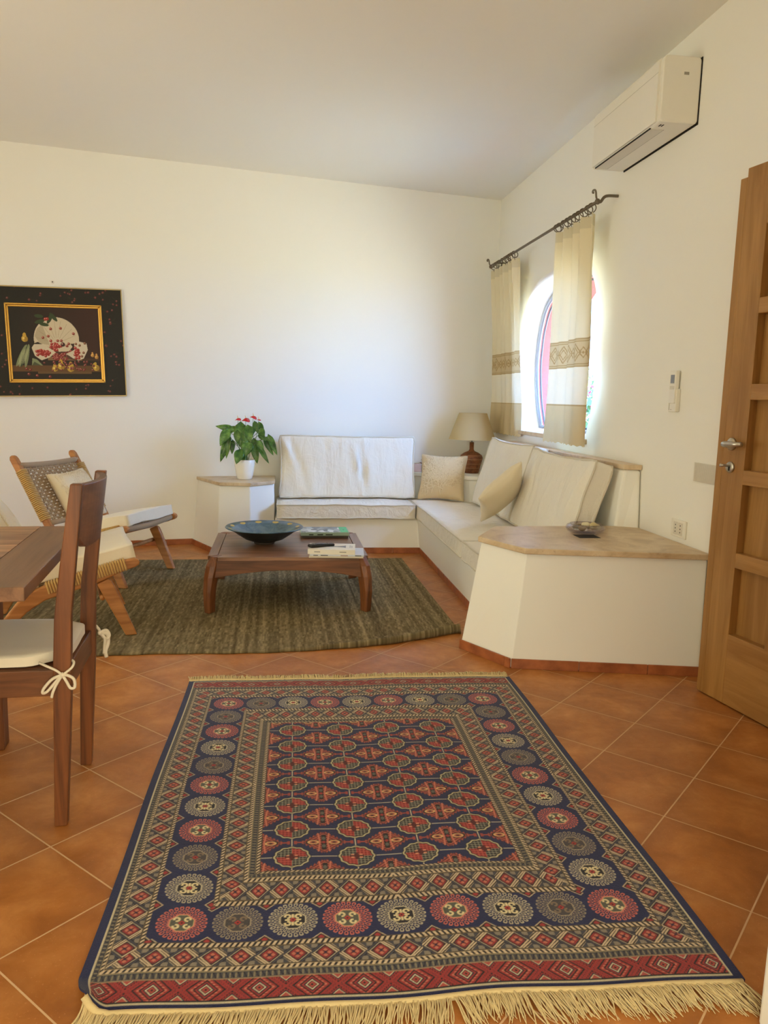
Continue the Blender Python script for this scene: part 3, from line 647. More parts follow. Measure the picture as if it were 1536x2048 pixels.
# ------------------------------------------------------------------ lounge chairs (local x = forward, y = left, z up; near front corner at the origin)
M_ROPE = fabric('tan_paper_cord', S(206, 170, 108), 500, 0.2, 0.1, S(150, 112, 62)); M_ROPEG = fabric('greyed_paper_cord', S(176, 152, 122), 500, 0.2, 0.1, S(126, 104, 78))
CW = 0.62
def lounge():
    r = empty('lounge_chair')
    def side(y, nm, pts, th=0.032, cat=None):
        bm = bmesh.new(); prism(bm, pts, y-th/2, y+th/2, 'y'); return obj(nm, bm, M_TEAK, r, bevel=0.007, seg=2)
    rail = [(0.052, 0.366), (0.044, 0.380), (0.026, 0.386), (-0.06, 0.372), (-0.20, 0.334), (-0.33, 0.298), (-0.42, 0.262), (-0.50, 0.205), (-0.57, 0.115), (-0.625, 0.0),
            (-0.575, 0.0), (-0.525, 0.085), (-0.46, 0.155), (-0.38, 0.207), (-0.226, 0.252), (-0.14, 0.276), (-0.044, 0.318), (0.03, 0.342), (0.046, 0.352)]
    leg = [(-0.150, 0.268), (-0.10, 0.292), (-0.083, 0.283), (-0.062, 0.24), (0.032, 0.0), (-0.022, 0.0)]
    post = [(-0.418, 0.235), (-0.462, 0.225), (-0.53, 0.36), (-0.752, 0.752), (-0.752, 0.772), (-0.738, 0.782), (-0.722, 0.776), (-0.708, 0.762), (-0.478, 0.36)]
    for y in (0.016, CW-0.016):
        side(y, 'seat_rail', rail, 0.034); side(y, 'front_leg', leg, 0.030)
    for y in (0.018, CW-0.018): side(y, 'back_post', post, 0.038)
    def bar(nm, x, z, rad, mat, y0=0.02, y1=CW-0.02, sag=0.0):
        bm = bmesh.new(); n = 12
        tube(bm, [(x, y0+(y1-y0)*k/n, z-sag*sin(pi*k/n)) for k in range(n+1)], rad, 10); return obj(nm, bm, mat, r, smooth=True)
    bar('front_bar', 0.012, 0.362, 0.019, M_ROPEG, sag=0.012); bar('rear_bar', -0.44, 0.262, 0.016, M_TEAK)
    bar('top_bar', -0.703, 0.718, 0.019, M_ROPEG, sag=0.008); bar('lower_back_bar', -0.492, 0.372, 0.017, M_ROPEG); bar('stretcher', -0.125, 0.195, 0.013, M_TEAK)
    # woven back: cord pairs, over and under
    bm = bmesh.new(); a = Vector((-0.492, 0, 0.372)); b = Vector((-0.703, 0, 0.718)); d = b-a; nrm = Vector((d.z, 0, -d.x)).normalized()
    nv, nh = 20, 20
    for i in range(nv):
        y = 0.045+(CW-0.09)*(i+.5)/nv
        tube(bm, [a+d*(k/(nh*1.0))+Vector((0, y, 0))+nrm*(0.004*(1 if (i+k) % 2 else -1)-.012*sin(pi*k/nh)) for k in range(nh+1)], 0.0058, 5)
    for k in range(nh):
        f = (k+.5)/nh
        tube(bm, [a+d*f+Vector((0, 0.03+(CW-0.06)*i/nv, 0))+nrm*(0.005*(-1 if (i+k) % 2 else 1)-.012*sin(pi*f)) for i in range(nv+1)], 0.0062, 5)
    obj('woven_back', bm, M_ROPEG, r, smooth=True)
    bm = bmesh.new(); a2 = Vector((0.005, 0, 0.366)); b2 = Vector((-0.43, 0, 0.266)); d2 = b2-a2
    for i in range(14):
        y = 0.04+(CW-0.08)*(i+.5)/14; tube(bm, [a2+d2*(k/10)+Vector((0, y, -.012*sin(pi*k/10)+.003*(1 if (i+k) % 2 else -1))) for k in range(11)], 0.009, 5)
    for k in range(12):
        f = (k+.5)/12; tube(bm, [a2+d2*f+Vector((0, 0.02+(CW-.04)*i/10, -.012*sin(pi*f)-.003*(1 if (i+k) % 2 else -1))) for i in range(11)], 0.009, 5)
    obj('woven_seat', bm, M_ROPEG, r, smooth=True)
    # cord wrapped around the side rails and the posts
    def wraps(nm, y, p0, p1, hw, hh, n):
        bm = bmesh.new(); p0, p1 = Vector(p0), Vector(p1); t = (p1-p0).normalized(); nn = Vector((-t.z, 0, t.x))
        for k in range(n):
            c = p0+(p1-p0)*((k+.5)/n)+Vector((0, y, 0)); w = (p1-p0).length/n*0.46
            path = [c+nn*hh*sz+Vector((0, hw*sy, 0)) for sy, sz in ((-1, -.8), (-1, .8), (-.8, 1), (.8, 1), (1, .8), (1, -.8), (.8, -1), (-.8, -1))]
            tube(bm, path, w, 5, closed=True)
        return obj(nm, bm, M_ROPE, r, smooth=True)
    for y in (0.016, CW-0.016):
        wraps('rope_wrap', y, (-0.015, 0, 0.358), (-0.372, 0, 0.262), 0.0185, 0.026, 30)
        wraps('rope_wrap', y, (-0.52, 0, 0.388), (-0.685, 0, 0.690), 0.022, 0.024, 30)
    return r
def chair_label(o, label): tag(o, label, 'armchair', 'woven lounge chairs on the olive rug')
ch1 = lounge(); ch1.location = (-0.95, 4.765, ZRUG); ch1.rotation_euler = (0, 0, math.atan2(-0.358, 0.934)); chair_label(ch1, 'teak lounge chair with a woven cord back facing the plant and the coffee table')
def copy_tree(o, parent=None):
    c = o.copy(); COL.objects.link(c); c.parent = parent
    for chd in [q for q in bpy.data.objects if q.parent == o]: 
        k = copy_tree(chd, c); k.matrix_parent_inverse = chd.matrix_parent_inverse
    return c
ch2 = copy_tree(ch1); ch2.location = (-0.722, 3.818, ZRUG); ch2.rotation_euler = (0, 0, math.atan2(0.274, 0.96)); chair_label(ch2, 'teak lounge chair partly hidden behind the dining table and chair')
bpy.context.view_layer.update()
def seatpad(ch, label, seed, k=0):
    M = ch.matrix_world
    o = M @ Vector((0.032, CW/2, 0.418)); xd = M.to_3x3() @ Vector((0, -1, 0)); zd = M.to_3x3() @ Vector((-1, 0, -0.22))
    p = cushion('seat_cushion', 0.555, 0.50, 0.085, frame(o, xd, zd), M_IVORY, edge=0.8, pinch=0.03, seed=seed, wr=0.007, corner=0.08)
    tag(p, label, 'cushion', 'ivory seat pads of the lounge chairs')
seatpad(ch1, 'ivory seat cushion on the lounge chair nearest the plant', 21); seatpad(ch2, 'ivory seat cushion on the lounge chair beside the dining chair', 27)
def chairpillow(ch, lx, ly, lz, tw, label, seed, w=0.36, h=0.36):
    M = ch.matrix_world; R3 = M.to_3x3()
    o = M @ Vector((lx, ly, lz)); xd = R3 @ Vector((0.06, 1, tw)); zd = R3 @ Vector((-0.46, -tw, 0.80))
    p = cushion('throw_pillow', w, h, 0.13, frame(o, xd, zd), M_CREAM, edge=0.10, pinch=0.09, seed=seed, wr=0.005)
    tag(p, label, 'pillow', 'coral pillows'); coral(p, w, h, ysurf_of(w, h, 0.13, 0.10), M_CORAL, seed)
chairpillow(ch1, -0.425, 0.33, 0.362, 0.05, 'cream pillow with a coral motif on the lounge chair nearest the plant', 31, 0.35, 0.35)
chairpillow(ch2, -0.46, 0.33, 0.335, -0.10, 'cream pillow at the left edge, on the lounge chair behind the dining table', 37, 0.42, 0.40)

# ------------------------------------------------------------------ dining table and chair
ang = radians(5.0)
dt = empty('dining_table', (-0.580, 1.826, 0), ang); tag(dt, 'walnut dining table cut off by the left edge of the photo', 'table')
TL, TD, TH = 1.7, 0.86, 0.75
bm = bmesh.new(); nb = 8
for k in range(nb):
    y0, y1 = 0.0+TD*k/nb, TD*(k+1)/nb; box(bm, -TL+0.13, y0+.0004, TH-0.034, -0.131, y1-.0004, TH)
M_PLANK = None
t = NT('walnut_planks'); v = t.co((1.0, 9, 9)); n = t.noise(v, 2.0, 6, 0.6, 0.9); tc = t.n('ShaderNodeTexCoord'); sp = t.n('ShaderNodeSeparateXYZ'); t.l(tc.outputs['Object'], sp.inputs[0])
pid = t.math('FLOOR', t.math('MULTIPLY', sp.outputs[1], nb/TD)); wn_ = t.n('ShaderNodeTexWhiteNoise', noise_dimensions='1D'); t.l(pid, wn_.inputs['W'])
c = t.ramp(n, [(0.34, S(126, 88, 60)), (0.5, S(178, 132, 96)), (0.66, S(208, 164, 124))]); c = t.mix(t.math('MULTIPLY', wn_.outputs[0], 0.5), c, S(104, 72, 52)); M_PLANK = t.fin(c, 0.32)
obj('tabletop_planks', bm, M_PLANK, dt)
bm = bmesh.new(); box(bm, -0.13, 0, TH-0.034, 0, TD, TH); obj('breadboard_end', bm, M_TOPY, dt, bevel=0.0025)
bm = bmesh.new(); box(bm, -TL+.1, 0.03, TH-0.060, -0.075, TD-0.06, TH-0.034); obj('apron', bm, M_WALX, dt, bevel=0.002)
for x in (-0.295, -TL+0.295):
    for y in (0.035, TD-0.030):
        bm = bmesh.new(); box(bm, x-.035, y-.035, 0, x+.035, y+.035, TH-0.060); obj('leg', bm, M_WALZ, dt, bevel=0.004)

dc = empty('dining_chair', (-0.594, 2.115, 0), radians(3)); tag(dc, 'walnut dining chair with a curved backrest and tied grey seat pad at the left', 'chair')
# local: posts at x=0, y=0 and y=.365, seat towards -x
PW = 0.365
for y, in ((0.0,), (PW,)):
    bm = bmesh.new(); rings = []
    for z, x, tx in ((0.0, -0.004, .034), (0.38, 0.012, .046), (0.46, 0.014, .046), (0.60, 0.020, .043), (0.78, 0.042, .038), (0.957, 0.066, .031)):
        rings.append([(x-tx/2, y-.0145, z), (x+tx/2, y-.0145, z), (x+tx/2, y+.0145, z), (x-tx/2, y+.0145, z)])
    loft(bm, rings); bmesh.ops.recalc_face_normals(bm, faces=bm.faces[:]); obj('back_post', bm, M_WALZ, dc, bevel=0.003)
# curved backrest board between the posts with rounded lower corners
bm = bmesh.new(); n = 16; fr_, bk_ = [], []
for side in (0, 1):
    rows_ = []
    for i in range(n+1):
        u = i/n; y = 0.012+(PW-0.024)*u; bow = 0.032*(1-(2*u-1)**2)
        zl = 0.772+0.05*(max(0, abs(2*u-1)-0.55)/0.45)**2; zu = 0.953
        col_ = []
        for k in range(7):
            z = zl+(zu-zl)*k/6; x = 0.018+(z-0.60)*0.13+bow+(0.011 if side else -0.011); col_.append((x, y, z))
        rows_.append(col_)
    (fr_ if side == 0 else bk_).extend(rows_)
rings = [f_+b_[::-1] for f_, b_ in zip(fr_, bk_)]
loft(bm, rings); bmesh.ops.recalc_face_normals(bm, faces=bm.faces[:]); obj('backrest', bm, wood('walnut_backrest', S(128, 84, 62), S(86, 52, 38), 1, 0.8, 0.38, 0.8), dc, bevel=0.003)
for nm, (x0, y0, x1, y1), m in (('side_rail', (-0.40, -.012, -.008, .012), M_WALX), ('side_rail', (-0.40, PW-.012, -.008, PW+.012), M_WALX), ('back_rail', (-0.010, 0.014, 0.026, PW-0.014), M_WALY), ('front_rail', (-0.41, .012, -.385, PW-.012), M_WALY)):
    bm = bmesh.new(); box(bm, x0, y0, 0.378, x1, y1, 0.452); obj(nm, bm, m, dc, bevel=0.003)
for y in (0.0, PW):
    bm = bmesh.new(); loft(bm, [[(-.415, y-.018, 0), (-.382, y-.018, 0), (-.382, y+.018, 0), (-.415, y+.018, 0)], [(-.42, y-.02, .44), (-.376, y-.02, .44), (-.376, y+.02, .44), (-.42, y+.02, .44)]]); bmesh.ops.recalc_face_normals(bm, faces=bm.faces[:]); obj('front_leg', bm, M_WALZ, dc, bevel=0.003)
bm = bmesh.new(); box(bm, -0.405, 0.01, 0.44, 0.0, PW-.01, 0.4525); obj('seat_board', bm, M_WALX, dc)
bpy.context.view_layer.update()
# seat pad with ties
M = dc.matrix_world; ox = M @ Vector((0.02, PW/2+.004, 0.473))
pad = cushion('seat_pad', 0.375, 0.44, 0.042, frame(ox, M.to_3x3() @ Vector((0, -1, 0)), M.to_3x3() @ Vector((-1, 0, 0))), M_PAD, edge=0.62, pinch=0.0, corner=0.42, seed=41, wr=0.003, rnd_=0.46)
tag(pad, 'grey linen seat pad tied to the dining chair', 'cushion')
M_TIE = fabric('white_cotton_tie', S(226, 214, 192), wr=0)
def tie(y, s):
    # local coords of chair -> pad object space
    inv = pad.matrix_world.inverted() @ M
    bm = bmesh.new()
    def T(pts, r): tube(bm, [inv @ Vector(q) for q in catmull(pts, 5)], r, 6)
    if s > 0:                                  # bow on the face of the near post
        k = (.016, y-.021, .441)
        T([(-.045, y-.006, .472), (-.022, y-.020, .466), (0.0, y-.022, .455), k], .0036); T([(.030, y+.012, .474), (.043, y-.004, .470), (.042, y-.019, .462), (.030, y-.022, .451), k], .0036)
        ball(bm, inv @ Vector(k), .0075, .0075, .0065, 8)
        T([k, (-.008, y-.025, .432), (-.030, y-.027, .408), (-.034, y-.026, .394), (-.022, y-.025, .398), (0.0, y-.024, .424), k], .0042)
        T([k, (.032, y-.025, .440), (.046, y-.024, .428), (.047, y-.023, .406), (.036, y-.023, .404), (.026, y-.023, .424), k], .0042)
        T([k, (.002, y-.026, .418), (-.008, y-.026, .396), (-.012, y-.025, .380)], .0042)
    else:
        k = (.049, y, .438)
        T([(-.03, y+.012, .466), (0.02, y+.022, .462), (.042, y+.014, .448), k], .0045); ball(bm, inv @ Vector(k), .008, .008, .007, 8)
        T([k, (.066, y+.012, .442), (.074, y+.018, .425), (.066, y+.014, .412), k], .0055)
        T([k, (.068, y+.014, .43), (.070, y+.020, .400), (.062, y+.014, .372), (.064, y+.016, .352)], .0065); T([k, (.062, y+.004, .42), (.060, y+.010, .39), (.058, y+.010, .366)], .005)
    obj('fabric_tie', bm, M_TIE, pad, smooth=True)
tie(0.0, 1); tie(PW, -1)

# ------------------------------------------------------------------ painting
ptx = Vector((1, 0.201, 0)).normalized(); nb_ = Vector((0.201, -1, 0)).normalized()
tilt = radians(1.7)
def on_back(x, z, off=0.0): return Vector((x, yb(x), z))+nb_*off
# outer frame centre / size measured along the wall
pc_x, pc_z = -1.635, 1.545
PWd, PHt = 0.95, 0.785
mw = frame(on_back(pc_x, pc_z, 0.002), ptx*cos(tilt)+Vector((0, 0, sin(tilt))), Vector((0, 0, cos(tilt)))-ptx*sin(tilt))
pic = empty('framed_painting', mw=mw); tag(pic, 'still life of fruit in a black cherry-patterned frame with gilt edges on the back wall', 'painting')
# local -y faces the room
bm = bmesh.new(); a, b = PWd/2, PHt/2
for x0, z0, x1, z1 in ((-a, -b, a, -b+.007), (-a, b-.007, a, b), (-a, -b, -a+.007, b), (a-.007, -b, a, b)): box(bm, x0, -0.024, z0, x1, 0, z1)
M_GILT = plain('gilt', S(196, 150, 70), 0.35, 0.75); obj('gilt_edge', bm, plain('pale_gilt_edge', S(168, 146, 96), 0.4, 0.5), pic)
GW, GH = 0.655, 0.565; gz = -0.010
def color_panel(nm, w, h, y, res, fn, parent, mat, cx=0, cz=0):
    nu, nv = int(w/res)+1, int(h/res)+1
    X, Z = np.meshgrid(np.linspace(-w/2, w/2, nu), np.linspace(-h/2, h/2, nv))
    C = fn(X, Z); P = np.stack([X+cx, np.full_like(X, y), Z+cz], -1)
    return grid(nm, P, C, mat, parent, smooth=False)
def paint(C, mask, col, alpha=1.0):
    C[mask] = C[mask]*(1-alpha)+np.array(col)*alpha
def ell(X, Z, cx, cz, rx, rz, a=0.0):
    dx, dz = X-cx, Z-cz; u = dx*cos(a)+dz*sin(a); v = -dx*sin(a)+dz*cos(a); return (u/rx)**2+(v/rz)**2
def cherries_border(X, Z):
    rnd = random.Random(3); C = np.zeros(X.shape+(3,))+lin(26, 22, 16)
    for k in range(210):
        cx, cz = rnd.uniform(-a, a), rnd.uniform(-b, b)
        if abs(cx) < GW/2+.012 and abs(cz-gz) < GH/2+.012: continue
        r = rnd.uniform(.006, .009); l = rnd.uniform(.02, .05); an = rnd.uniform(0, 6.28)
        for s in np.linspace(0, 1, 26): paint(C, ell(X, Z, cx+cos(an)*l*s, cz+abs(sin(an))*l*s, .0014, .0014) < 1, lin(40, 48, 26), .8)
        e = ell(X, Z, cx, cz, r, r); paint(C, e < 1, lin(104, 40, 36), .9); paint(C, ell(X, Z, cx-.001, cz+.001, r*.4, r*.4) < 1, lin(150, 104, 92), .8)
    return C
M_PAINT = vcol('oil_paint', 0.45, spec=0.3)
color_panel('black_border', PWd-.012, PHt-.012, -0.020, 0.0035, cherries_border, pic, M_PAINT)
def still(X, Z):
    rnd = random.Random(11); w, h = X.max()*2, Z.max()*2; C = np.zeros(X.shape+(3,)); U, V = X/w+.5, Z/h+.5
    n = np.clip(U*1.2-.1, 0, 1)[..., None]; C[:] = lin(30, 22, 14)*(1-n)+lin(58, 28, 18)*n
    paint(C, V < 0.20, lin(98, 66, 34)); paint(C, (V < 0.115), lin(34, 22, 14)); paint(C, (V < .115) & (V > .085) & (U > .28) & (U < .88), lin(104, 76, 44))
    paint(C, (V > .27) & (V < .32) & (U > .40) & (U < .78), lin(128, 96, 62)); paint(C, (V > .20) & (V < .27) & (U > .38) & (U < .96), lin(38, 26, 18)); paint(C, (V > .27) & (V < .30) & (U > .78), lin(70, 42, 24))
    def cherry(u, v, r=.011, c=(168, 44, 36)):
        x, z = (u-.5)*w, (v-.5)*h; paint(C, ell(X, Z, x, z, r, r) < 1, lin(*c)); paint(C, ell(X, Z, x+r*.25, z-r*.3, r*.8, r*.75) < 1, lin(*[q*.72 for q in c]), .5); paint(C, ell(X, Z, x-r*.3, z+r*.3, r*.28, r*.28) < 1, lin(232, 170, 150))
    def poly(pts, col, alpha=1):
        m = np.zeros(X.shape, bool); P_ = [((u-.5)*w, (v-.5)*h) for u, v in pts]; j = len(P_)-1
        for i in range(len(P_)):
            (xi, zi), (xj, zj) = P_[i], P_[j]; m ^= ((zi > Z) != (zj > Z)) & (X < (xj-xi)*(Z-zi)/(zj-zi+1e-12)+xi); j = i
        paint(C, m, lin(*col), alpha)
    for k in range(60): cherry(rnd.uniform(.46, .66), rnd.uniform(.28, .40), .009, (140, 50, 44))
    # large broken dish
    fan = [(.45+.0+.245*cos(t_)*(1.02)+.06, .56+.30*sin(t_)) for t_ in np.linspace(-.05*pi, 1.06*pi, 26)]
    poly([(.40, .46), (.30, .52)]+fan[::-1]+[(.66, .50), (.68, .46), (.64, .40), (.52, .38)], (206, 190, 158)); poly([(.32, .50), (.27, .60), (.30, .70), (.36, .76), (.40, .60), (.43, .48)], (160, 142, 110), .6)
    for t_ in np.linspace(.12*pi, .92*pi, 9):
        for s in np.linspace(.25, .95, 40): paint(C, ell(X, Z, (.51-.5+.235*cos(t_)*s)*w, (.50-.5+.33*sin(t_)*s)*h, .0016, .0016) < 1, lin(160, 140, 106), .7)
    poly([(.43, .47), (.47, .42), (.53, .39), (.62, .395), (.64, .40), (.52, .36), (.46, .39)], (78, 50, 34))
    for k in range(26): cherry(.49+rnd.gauss(0, .028), .46+rnd.gauss(0, .022), .010)
    cherry(.575, .49, .015, (66, 32, 26))
    for u, v in ((.36, .58), (.42, .60), (.45, .70), (.56, .71), (.70, .64), (.64, .50), (.62, .47), (.52, .54), (.56, .54)): cherry(u, v, .010, (150, 60, 44))
    poly([(.23, .44), (.26, .49), (.36, .49), (.40, .46), (.47, .40), (.49, .38), (.42, .31), (.33, .27), (.26, .33)], (208, 192, 162))
    for k in range(26): cherry(.35+rnd.gauss(0, .035), .375+rnd.gauss(0, .022), .010)
    poly([(.70, .55), (.84, .51), (.85, .42), (.80, .30), (.73, .27), (.67, .30), (.60, .36), (.64, .38), (.70, .42)], (208, 194, 166)); poly([(.62, .35), (.68, .30), (.74, .28), (.72, .27), (.64, .29), (.60, .33)], (84, 54, 36))
    for k in range(20): cherry(.725+rnd.gauss(0, .022), .385+rnd.gauss(0, .035), .010)
    for u, v in ((.72, .50), (.76, .48), (.82, .51), (.80, .38), (.78, .33)): cherry(u, v, .009, (130, 84, 50))
    def pear(u, v, s=1.0, lean=0.0, c=(198, 158, 58)):
        x, z = (u-.5)*w, (v-.5)*h; paint(C, ell(X, Z, x, z, .021*s, .022*s) < 1, lin(*c)); paint(C, ell(X, Z, x+lean*.02, z+.022*s, .012*s, .022*s, lean) < 1, lin(*c)); paint(C, ell(X, Z, x+.010*s, z-.004, .013*s, .018*s) < 1, lin(132, 96, 30), .6); paint(C, ell(X, Z, x-.006*s, z+.004, .007*s, .008*s) < 1, lin(236, 206, 116), .8)
    pear(.16, .56, 1.0); pear(.47, .155, .9); pear(.54, .19, 1.15); pear(.645, .16, 1.15, .3); pear(.935, .17, 1.0, -.6); pear(.90, .345, .55, 0, (208, 150, 74)); pear(.945, .32, .6, 0, (208, 150, 74))
    for dx, an in ((0, .35), (.02, .35), (.045, .2), (-.02, .45)): paint(C, ell(X, Z, (.13+dx-.5)*w, (.33-.5)*h, .012, .085, -an) < 1, lin(126, 134, 94) if dx != .02 else lin(58, 66, 44))
    for k in range(5): paint(C, ell(X, Z, (.10+.018*k-.5)*w, (.30+.01*k-.5)*h, .0025, .06, -.3) < 1, lin(186, 186, 140), .8)
    poly([(.22, .20), (.34, .20), (.28, .28), (.23, .30)], (130, 138, 98)); poly([(.22, .20), (.32, .20), (.25, .25)], (52, 58, 40), .8)
    for u, v, an, L in ((.34, .80, .3, .05), (.38, .76, -.2, .045), (.45, .84, 1.1, .055), (.49, .86, -.9, .05), (.33, .87, -.1, .04)): paint(C, ell(X, Z, (u-.5)*w, (v-.5)*h, L*.75, .013, an) < 1, lin(52, 66, 34))
    cherry(.40, .83, .012); cherry(.42, .835, .011)
    for k in range(46): cherry(rnd.uniform(.34, .92), rnd.uniform(.13, .26), rnd.uniform(.006, .009), (120, 44, 38))
    for u, v in ((.16, .15), (.20, .14), (.18, .08), (.27, .06), (.41, .045)): cherry(u, v, .010, (120, 40, 30))
    return C
color_panel('canvas', GW-.04, GH-.04, -0.026, 0.0022, still, pic, M_PAINT, 0.0, gz)
bm = bmesh.new(); q = 0.026
def gframe(x0, z0, x1, z1, q, y0, y1):
    for p in (((x0, z0), (x1, z0), (x1-q, z0+q), (x0+q, z0+q)), ((x1, z0), (x1, z1), (x1-q, z1-q), (x1-q, z0+q)), ((x1, z1), (x0, z1), (x0+q, z1-q), (x1-q, z1-q)), ((x0, z1), (x0, z0), (x0+q, z0+q), (x0+q, z1-q))):
        prism(bm, p, y0, y1, 'y')
gframe(-GW/2, gz-GH/2, GW/2, gz+GH/2, 0.012, -0.036, -0.018); gframe(-GW/2+.012, gz-GH/2+.012, GW/2-.012, gz+GH/2-.012, 0.014, -0.030, -0.018)
obj('gilt_frame', bm, M_GILT, pic, bevel=0.003)
bm = bmesh.new(); c_ = on_back(-1.645, 1.975, 0.0)
tube(bm, [c_+nb_*.0005, c_+nb_*.010], .012, 12); nl = obj('wall_nail', bm, plain('white_nail_disc', S(226, 220, 208)), smooth=False); tag(nl, 'small white picture hook above the framed painting', 'hook')
bm = bmesh.new(); tube(bm, [c_+nb_*.010, c_+nb_*.013], .0045, 8); obj('hook_pin', bm, M_GAP, nl)
# ------------------------------------------------------------------ air conditioner
ac = empty('air_conditioner', (XW, 3.915, 2.47)); tag(ac, 'white wall-mounted air conditioner high on the right wall', 'air conditioner')
hy, AH, AD = 0.385, 0.285, 0.185
def rounded(pts, r, n=4):
    out = []; m = len(pts)
    for i in range(m):
        p, a, b = Vector(pts[i]), Vector(pts[i-1]), Vector(pts[(i+1) % m])
        rr = r[i] if isinstance(r, (list, tuple)) else r
        if rr <= 0: out.append(tuple(p)); continue
        p0 = p+(a-p).normalized()*rr; p1 = p+(b-p).normalized()*rr
        for k in range(n+1):
            t_ = k/n; q = p0.lerp(p, t_).lerp(p.lerp(p1, t_), t_); out.append(tuple(q))
    return out
prof = rounded([(-0.004, 0), (-AD, 0.0), (-AD, AH), (-0.004, AH)], [.02, .018, .028, .02])
bm = bmesh.new(); prism(bm, prof, -hy, hy, 'y'); obj('housing', bm, M_PLAS, ac, bevel=0.006, seg=3)
bm = bmesh.new(); prism(bm, rounded([(-AD+.012, 0.012), (-AD-.010, 0.006), (-AD-.010, AH-.008), (-AD+.012, AH-.004)], [0, .008, .02, 0]), -hy+.028, hy-.012, 'y'); obj('front_panel', bm, M_PLAS, ac, bevel=0.008, seg=3)
bm = bmesh.new(); box(bm, -AD-.0108, -hy+.028, 0.216, -AD-.0096, hy-.012, 0.2172); obj('panel_seam', bm, plain('soft_seam', S(176, 170, 154)), ac)
bm = bmesh.new(); box(bm, -AD+.006, -hy+.10, -0.0015, -0.115, hy-.03, 0.003); obj('louvre_flap', bm, M_PLASG, ac, bevel=0.001, seg=1)
bm = bmesh.new(); box(bm, -AD+.002, -hy+.10, -0.0018, -AD+.006, hy-.03, 0.004); box(bm, -0.115, -hy+.10, -0.0006, -0.1135, hy-.03, 0.002); box(bm, -AD+.006, hy-.03, -.0006, -.115, hy-.0285, .002); obj('flap_gap', bm, M_GAP, ac)
bm = bmesh.new()
for k in range(2): box(bm, -AD+.022+.012*k, -hy+.035, -0.001, -AD+.028+.012*k, -hy+.06, 0.002)
obj('sensor_slots', bm, M_GAP, ac)
bm = bmesh.new(); box(bm, -0.085, -hy-.001, 0.205, -0.062, -hy+.002, 0.217); o = obj('rating_label', bm, M_GREYLAB, ac); o['label'] = 'small grey label on the end'
bm = bmesh.new(); prism(bm, rounded([(-0.005, -.0015), (-0.001, -.0015), (-0.001, AH+.0015), (-0.005, AH+.0015)], 0), -hy-.0015, hy+.0015, 'y'); obj('back_plate', bm, M_GAP, ac)

# ------------------------------------------------------------------ wall fittings
rc = empty('remote_holder', (XW, 3.527, 1.27)); tag(rc, 'white remote control with a small grey display in its holder on the right wall', 'remote control')
bm = bmesh.new(); prism(bm, rounded([(-.036, -.10), (.036, -.10), (.036, .01), (-.036, .01)], .006), -0.022, -0.001, 'x'); obj('holder', bm, M_PLAS, rc, bevel=0.003)
bm = bmesh.new(); prism(bm, rounded([(-.028, -.06), (.028, -.06), (.028, .095), (-.028, .095)], .006), -0.028, -0.008, 'x'); obj('remote_body', bm, M_PLAS, rc, bevel=0.003)
bm = bmesh.new(); box(bm, -.0285, -.018, .035, -.0279, .018, .075); obj('display', bm, M_LCD, rc)
for k in range(3):
    bm = bmesh.new(); box(bm, -.0292, -.020+.015*k, .006, -.0279, -.010+.015*k, .022); obj('button', bm, M_PLASG, rc, bevel=.001, seg=1)
bm = bmesh.new(); box(bm, -.0226, .024, -.092, -.0219, .027, -.046); box(bm, -.0226, .0, -.090, -.0219, .014, -.088); obj('slot_line', bm, M_GREYLAB, rc)
sw = empty('switch_plate', (XW, 3.228, 0.905)); tag(sw, 'wide pale ribbed cover plate on the right wall partly behind the door', 'switch')
bm = bmesh.new(); box(bm, -.007, -.175, -.043, -.0005, .08, .043); obj('plate', bm, M_PLASG, sw, bevel=.002)
bm = bmesh.new()
for k in range(30): box(bm, -.0078, -.165+k*.008, -.040, -.0068, -.1615+k*.008, .040)
obj('ribs', bm, plain('pale_rib', S(206, 198, 182)), sw)
so = empty('wall_socket', (XW, 3.40, 0.625)); tag(so, 'white double power socket on the right wall above the large plinth', 'socket')
bm = bmesh.new(); box(bm, -.010, -.066, -.042, -.0005, .066, .042); obj('plate', bm, M_PLAS, so, bevel=.003)
for y in (-.022, .022):
    bm = bmesh.new(); box(bm, -.0112, y-.020, -.030, -.0095, y+.020, .030); obj('socket_module', bm, M_PLASG, so, bevel=.001, seg=1)
    for z in (-.016, 0, .016):
        bm = bmesh.new(); tube(bm, [(-.0105, y, z), (-.0116, y, z)], .0035, 8); obj('pin_hole', bm, M_GAP, so)

# ------------------------------------------------------------------ curtain rod and curtains
RX, RZ = 1.76, 2.322
rod = empty('curtain_rod', (RX, 4.36, RZ)); tag(rod, 'forged iron curtain rod with scrolled ends above the arched window', 'curtain rod')
bm = bmesh.new(); tube(bm, [(0, 0, 0), (0, 2.24, 0)], .009, 10); obj('rod', bm, M_IRON, rod, smooth=True)
for y, sg in ((0.0, -1), (2.24, 1)):
    bm = bmesh.new(); ball(bm, (0, y, 0), .017, .012, .017, 12); tube(bm, catmull([(0, y, 0), (-.012, y+sg*.006, .022), (-.016, y+sg*.008, .045), (-.022, y+sg*.008, .058), (-.032, y+sg*.006, .056), (-.033, y+sg*.004, .045), (-.026, y+sg*.004, .044)], 6), .0055, 8)
    obj('scroll_finial', bm, M_IRON, rod, smooth=True)
    if y > 1: bm = bmesh.new(); tube(bm, catmull([(0, y, 0), (.02, y-.004, .002), (.05, y-.005, .03), (XW-RX-.001, y-.005, .032)], 6), .008, 8)
    else: bm = bmesh.new(); tube(bm, catmull([(0, y, 0), (.018, y, .0), (.036, y, .024), (.06, y, .034), (XW-RX-.001, y, .036)], 6), .0085, 8)
    obj('wall_bracket', bm, M_IRON, rod, smooth=True)
t = NT('curtain_linen'); a_ = t.n('ShaderNodeVertexColor', layer_name='pattern'); v = t.co(); n = t.noise(v, 420, 2)
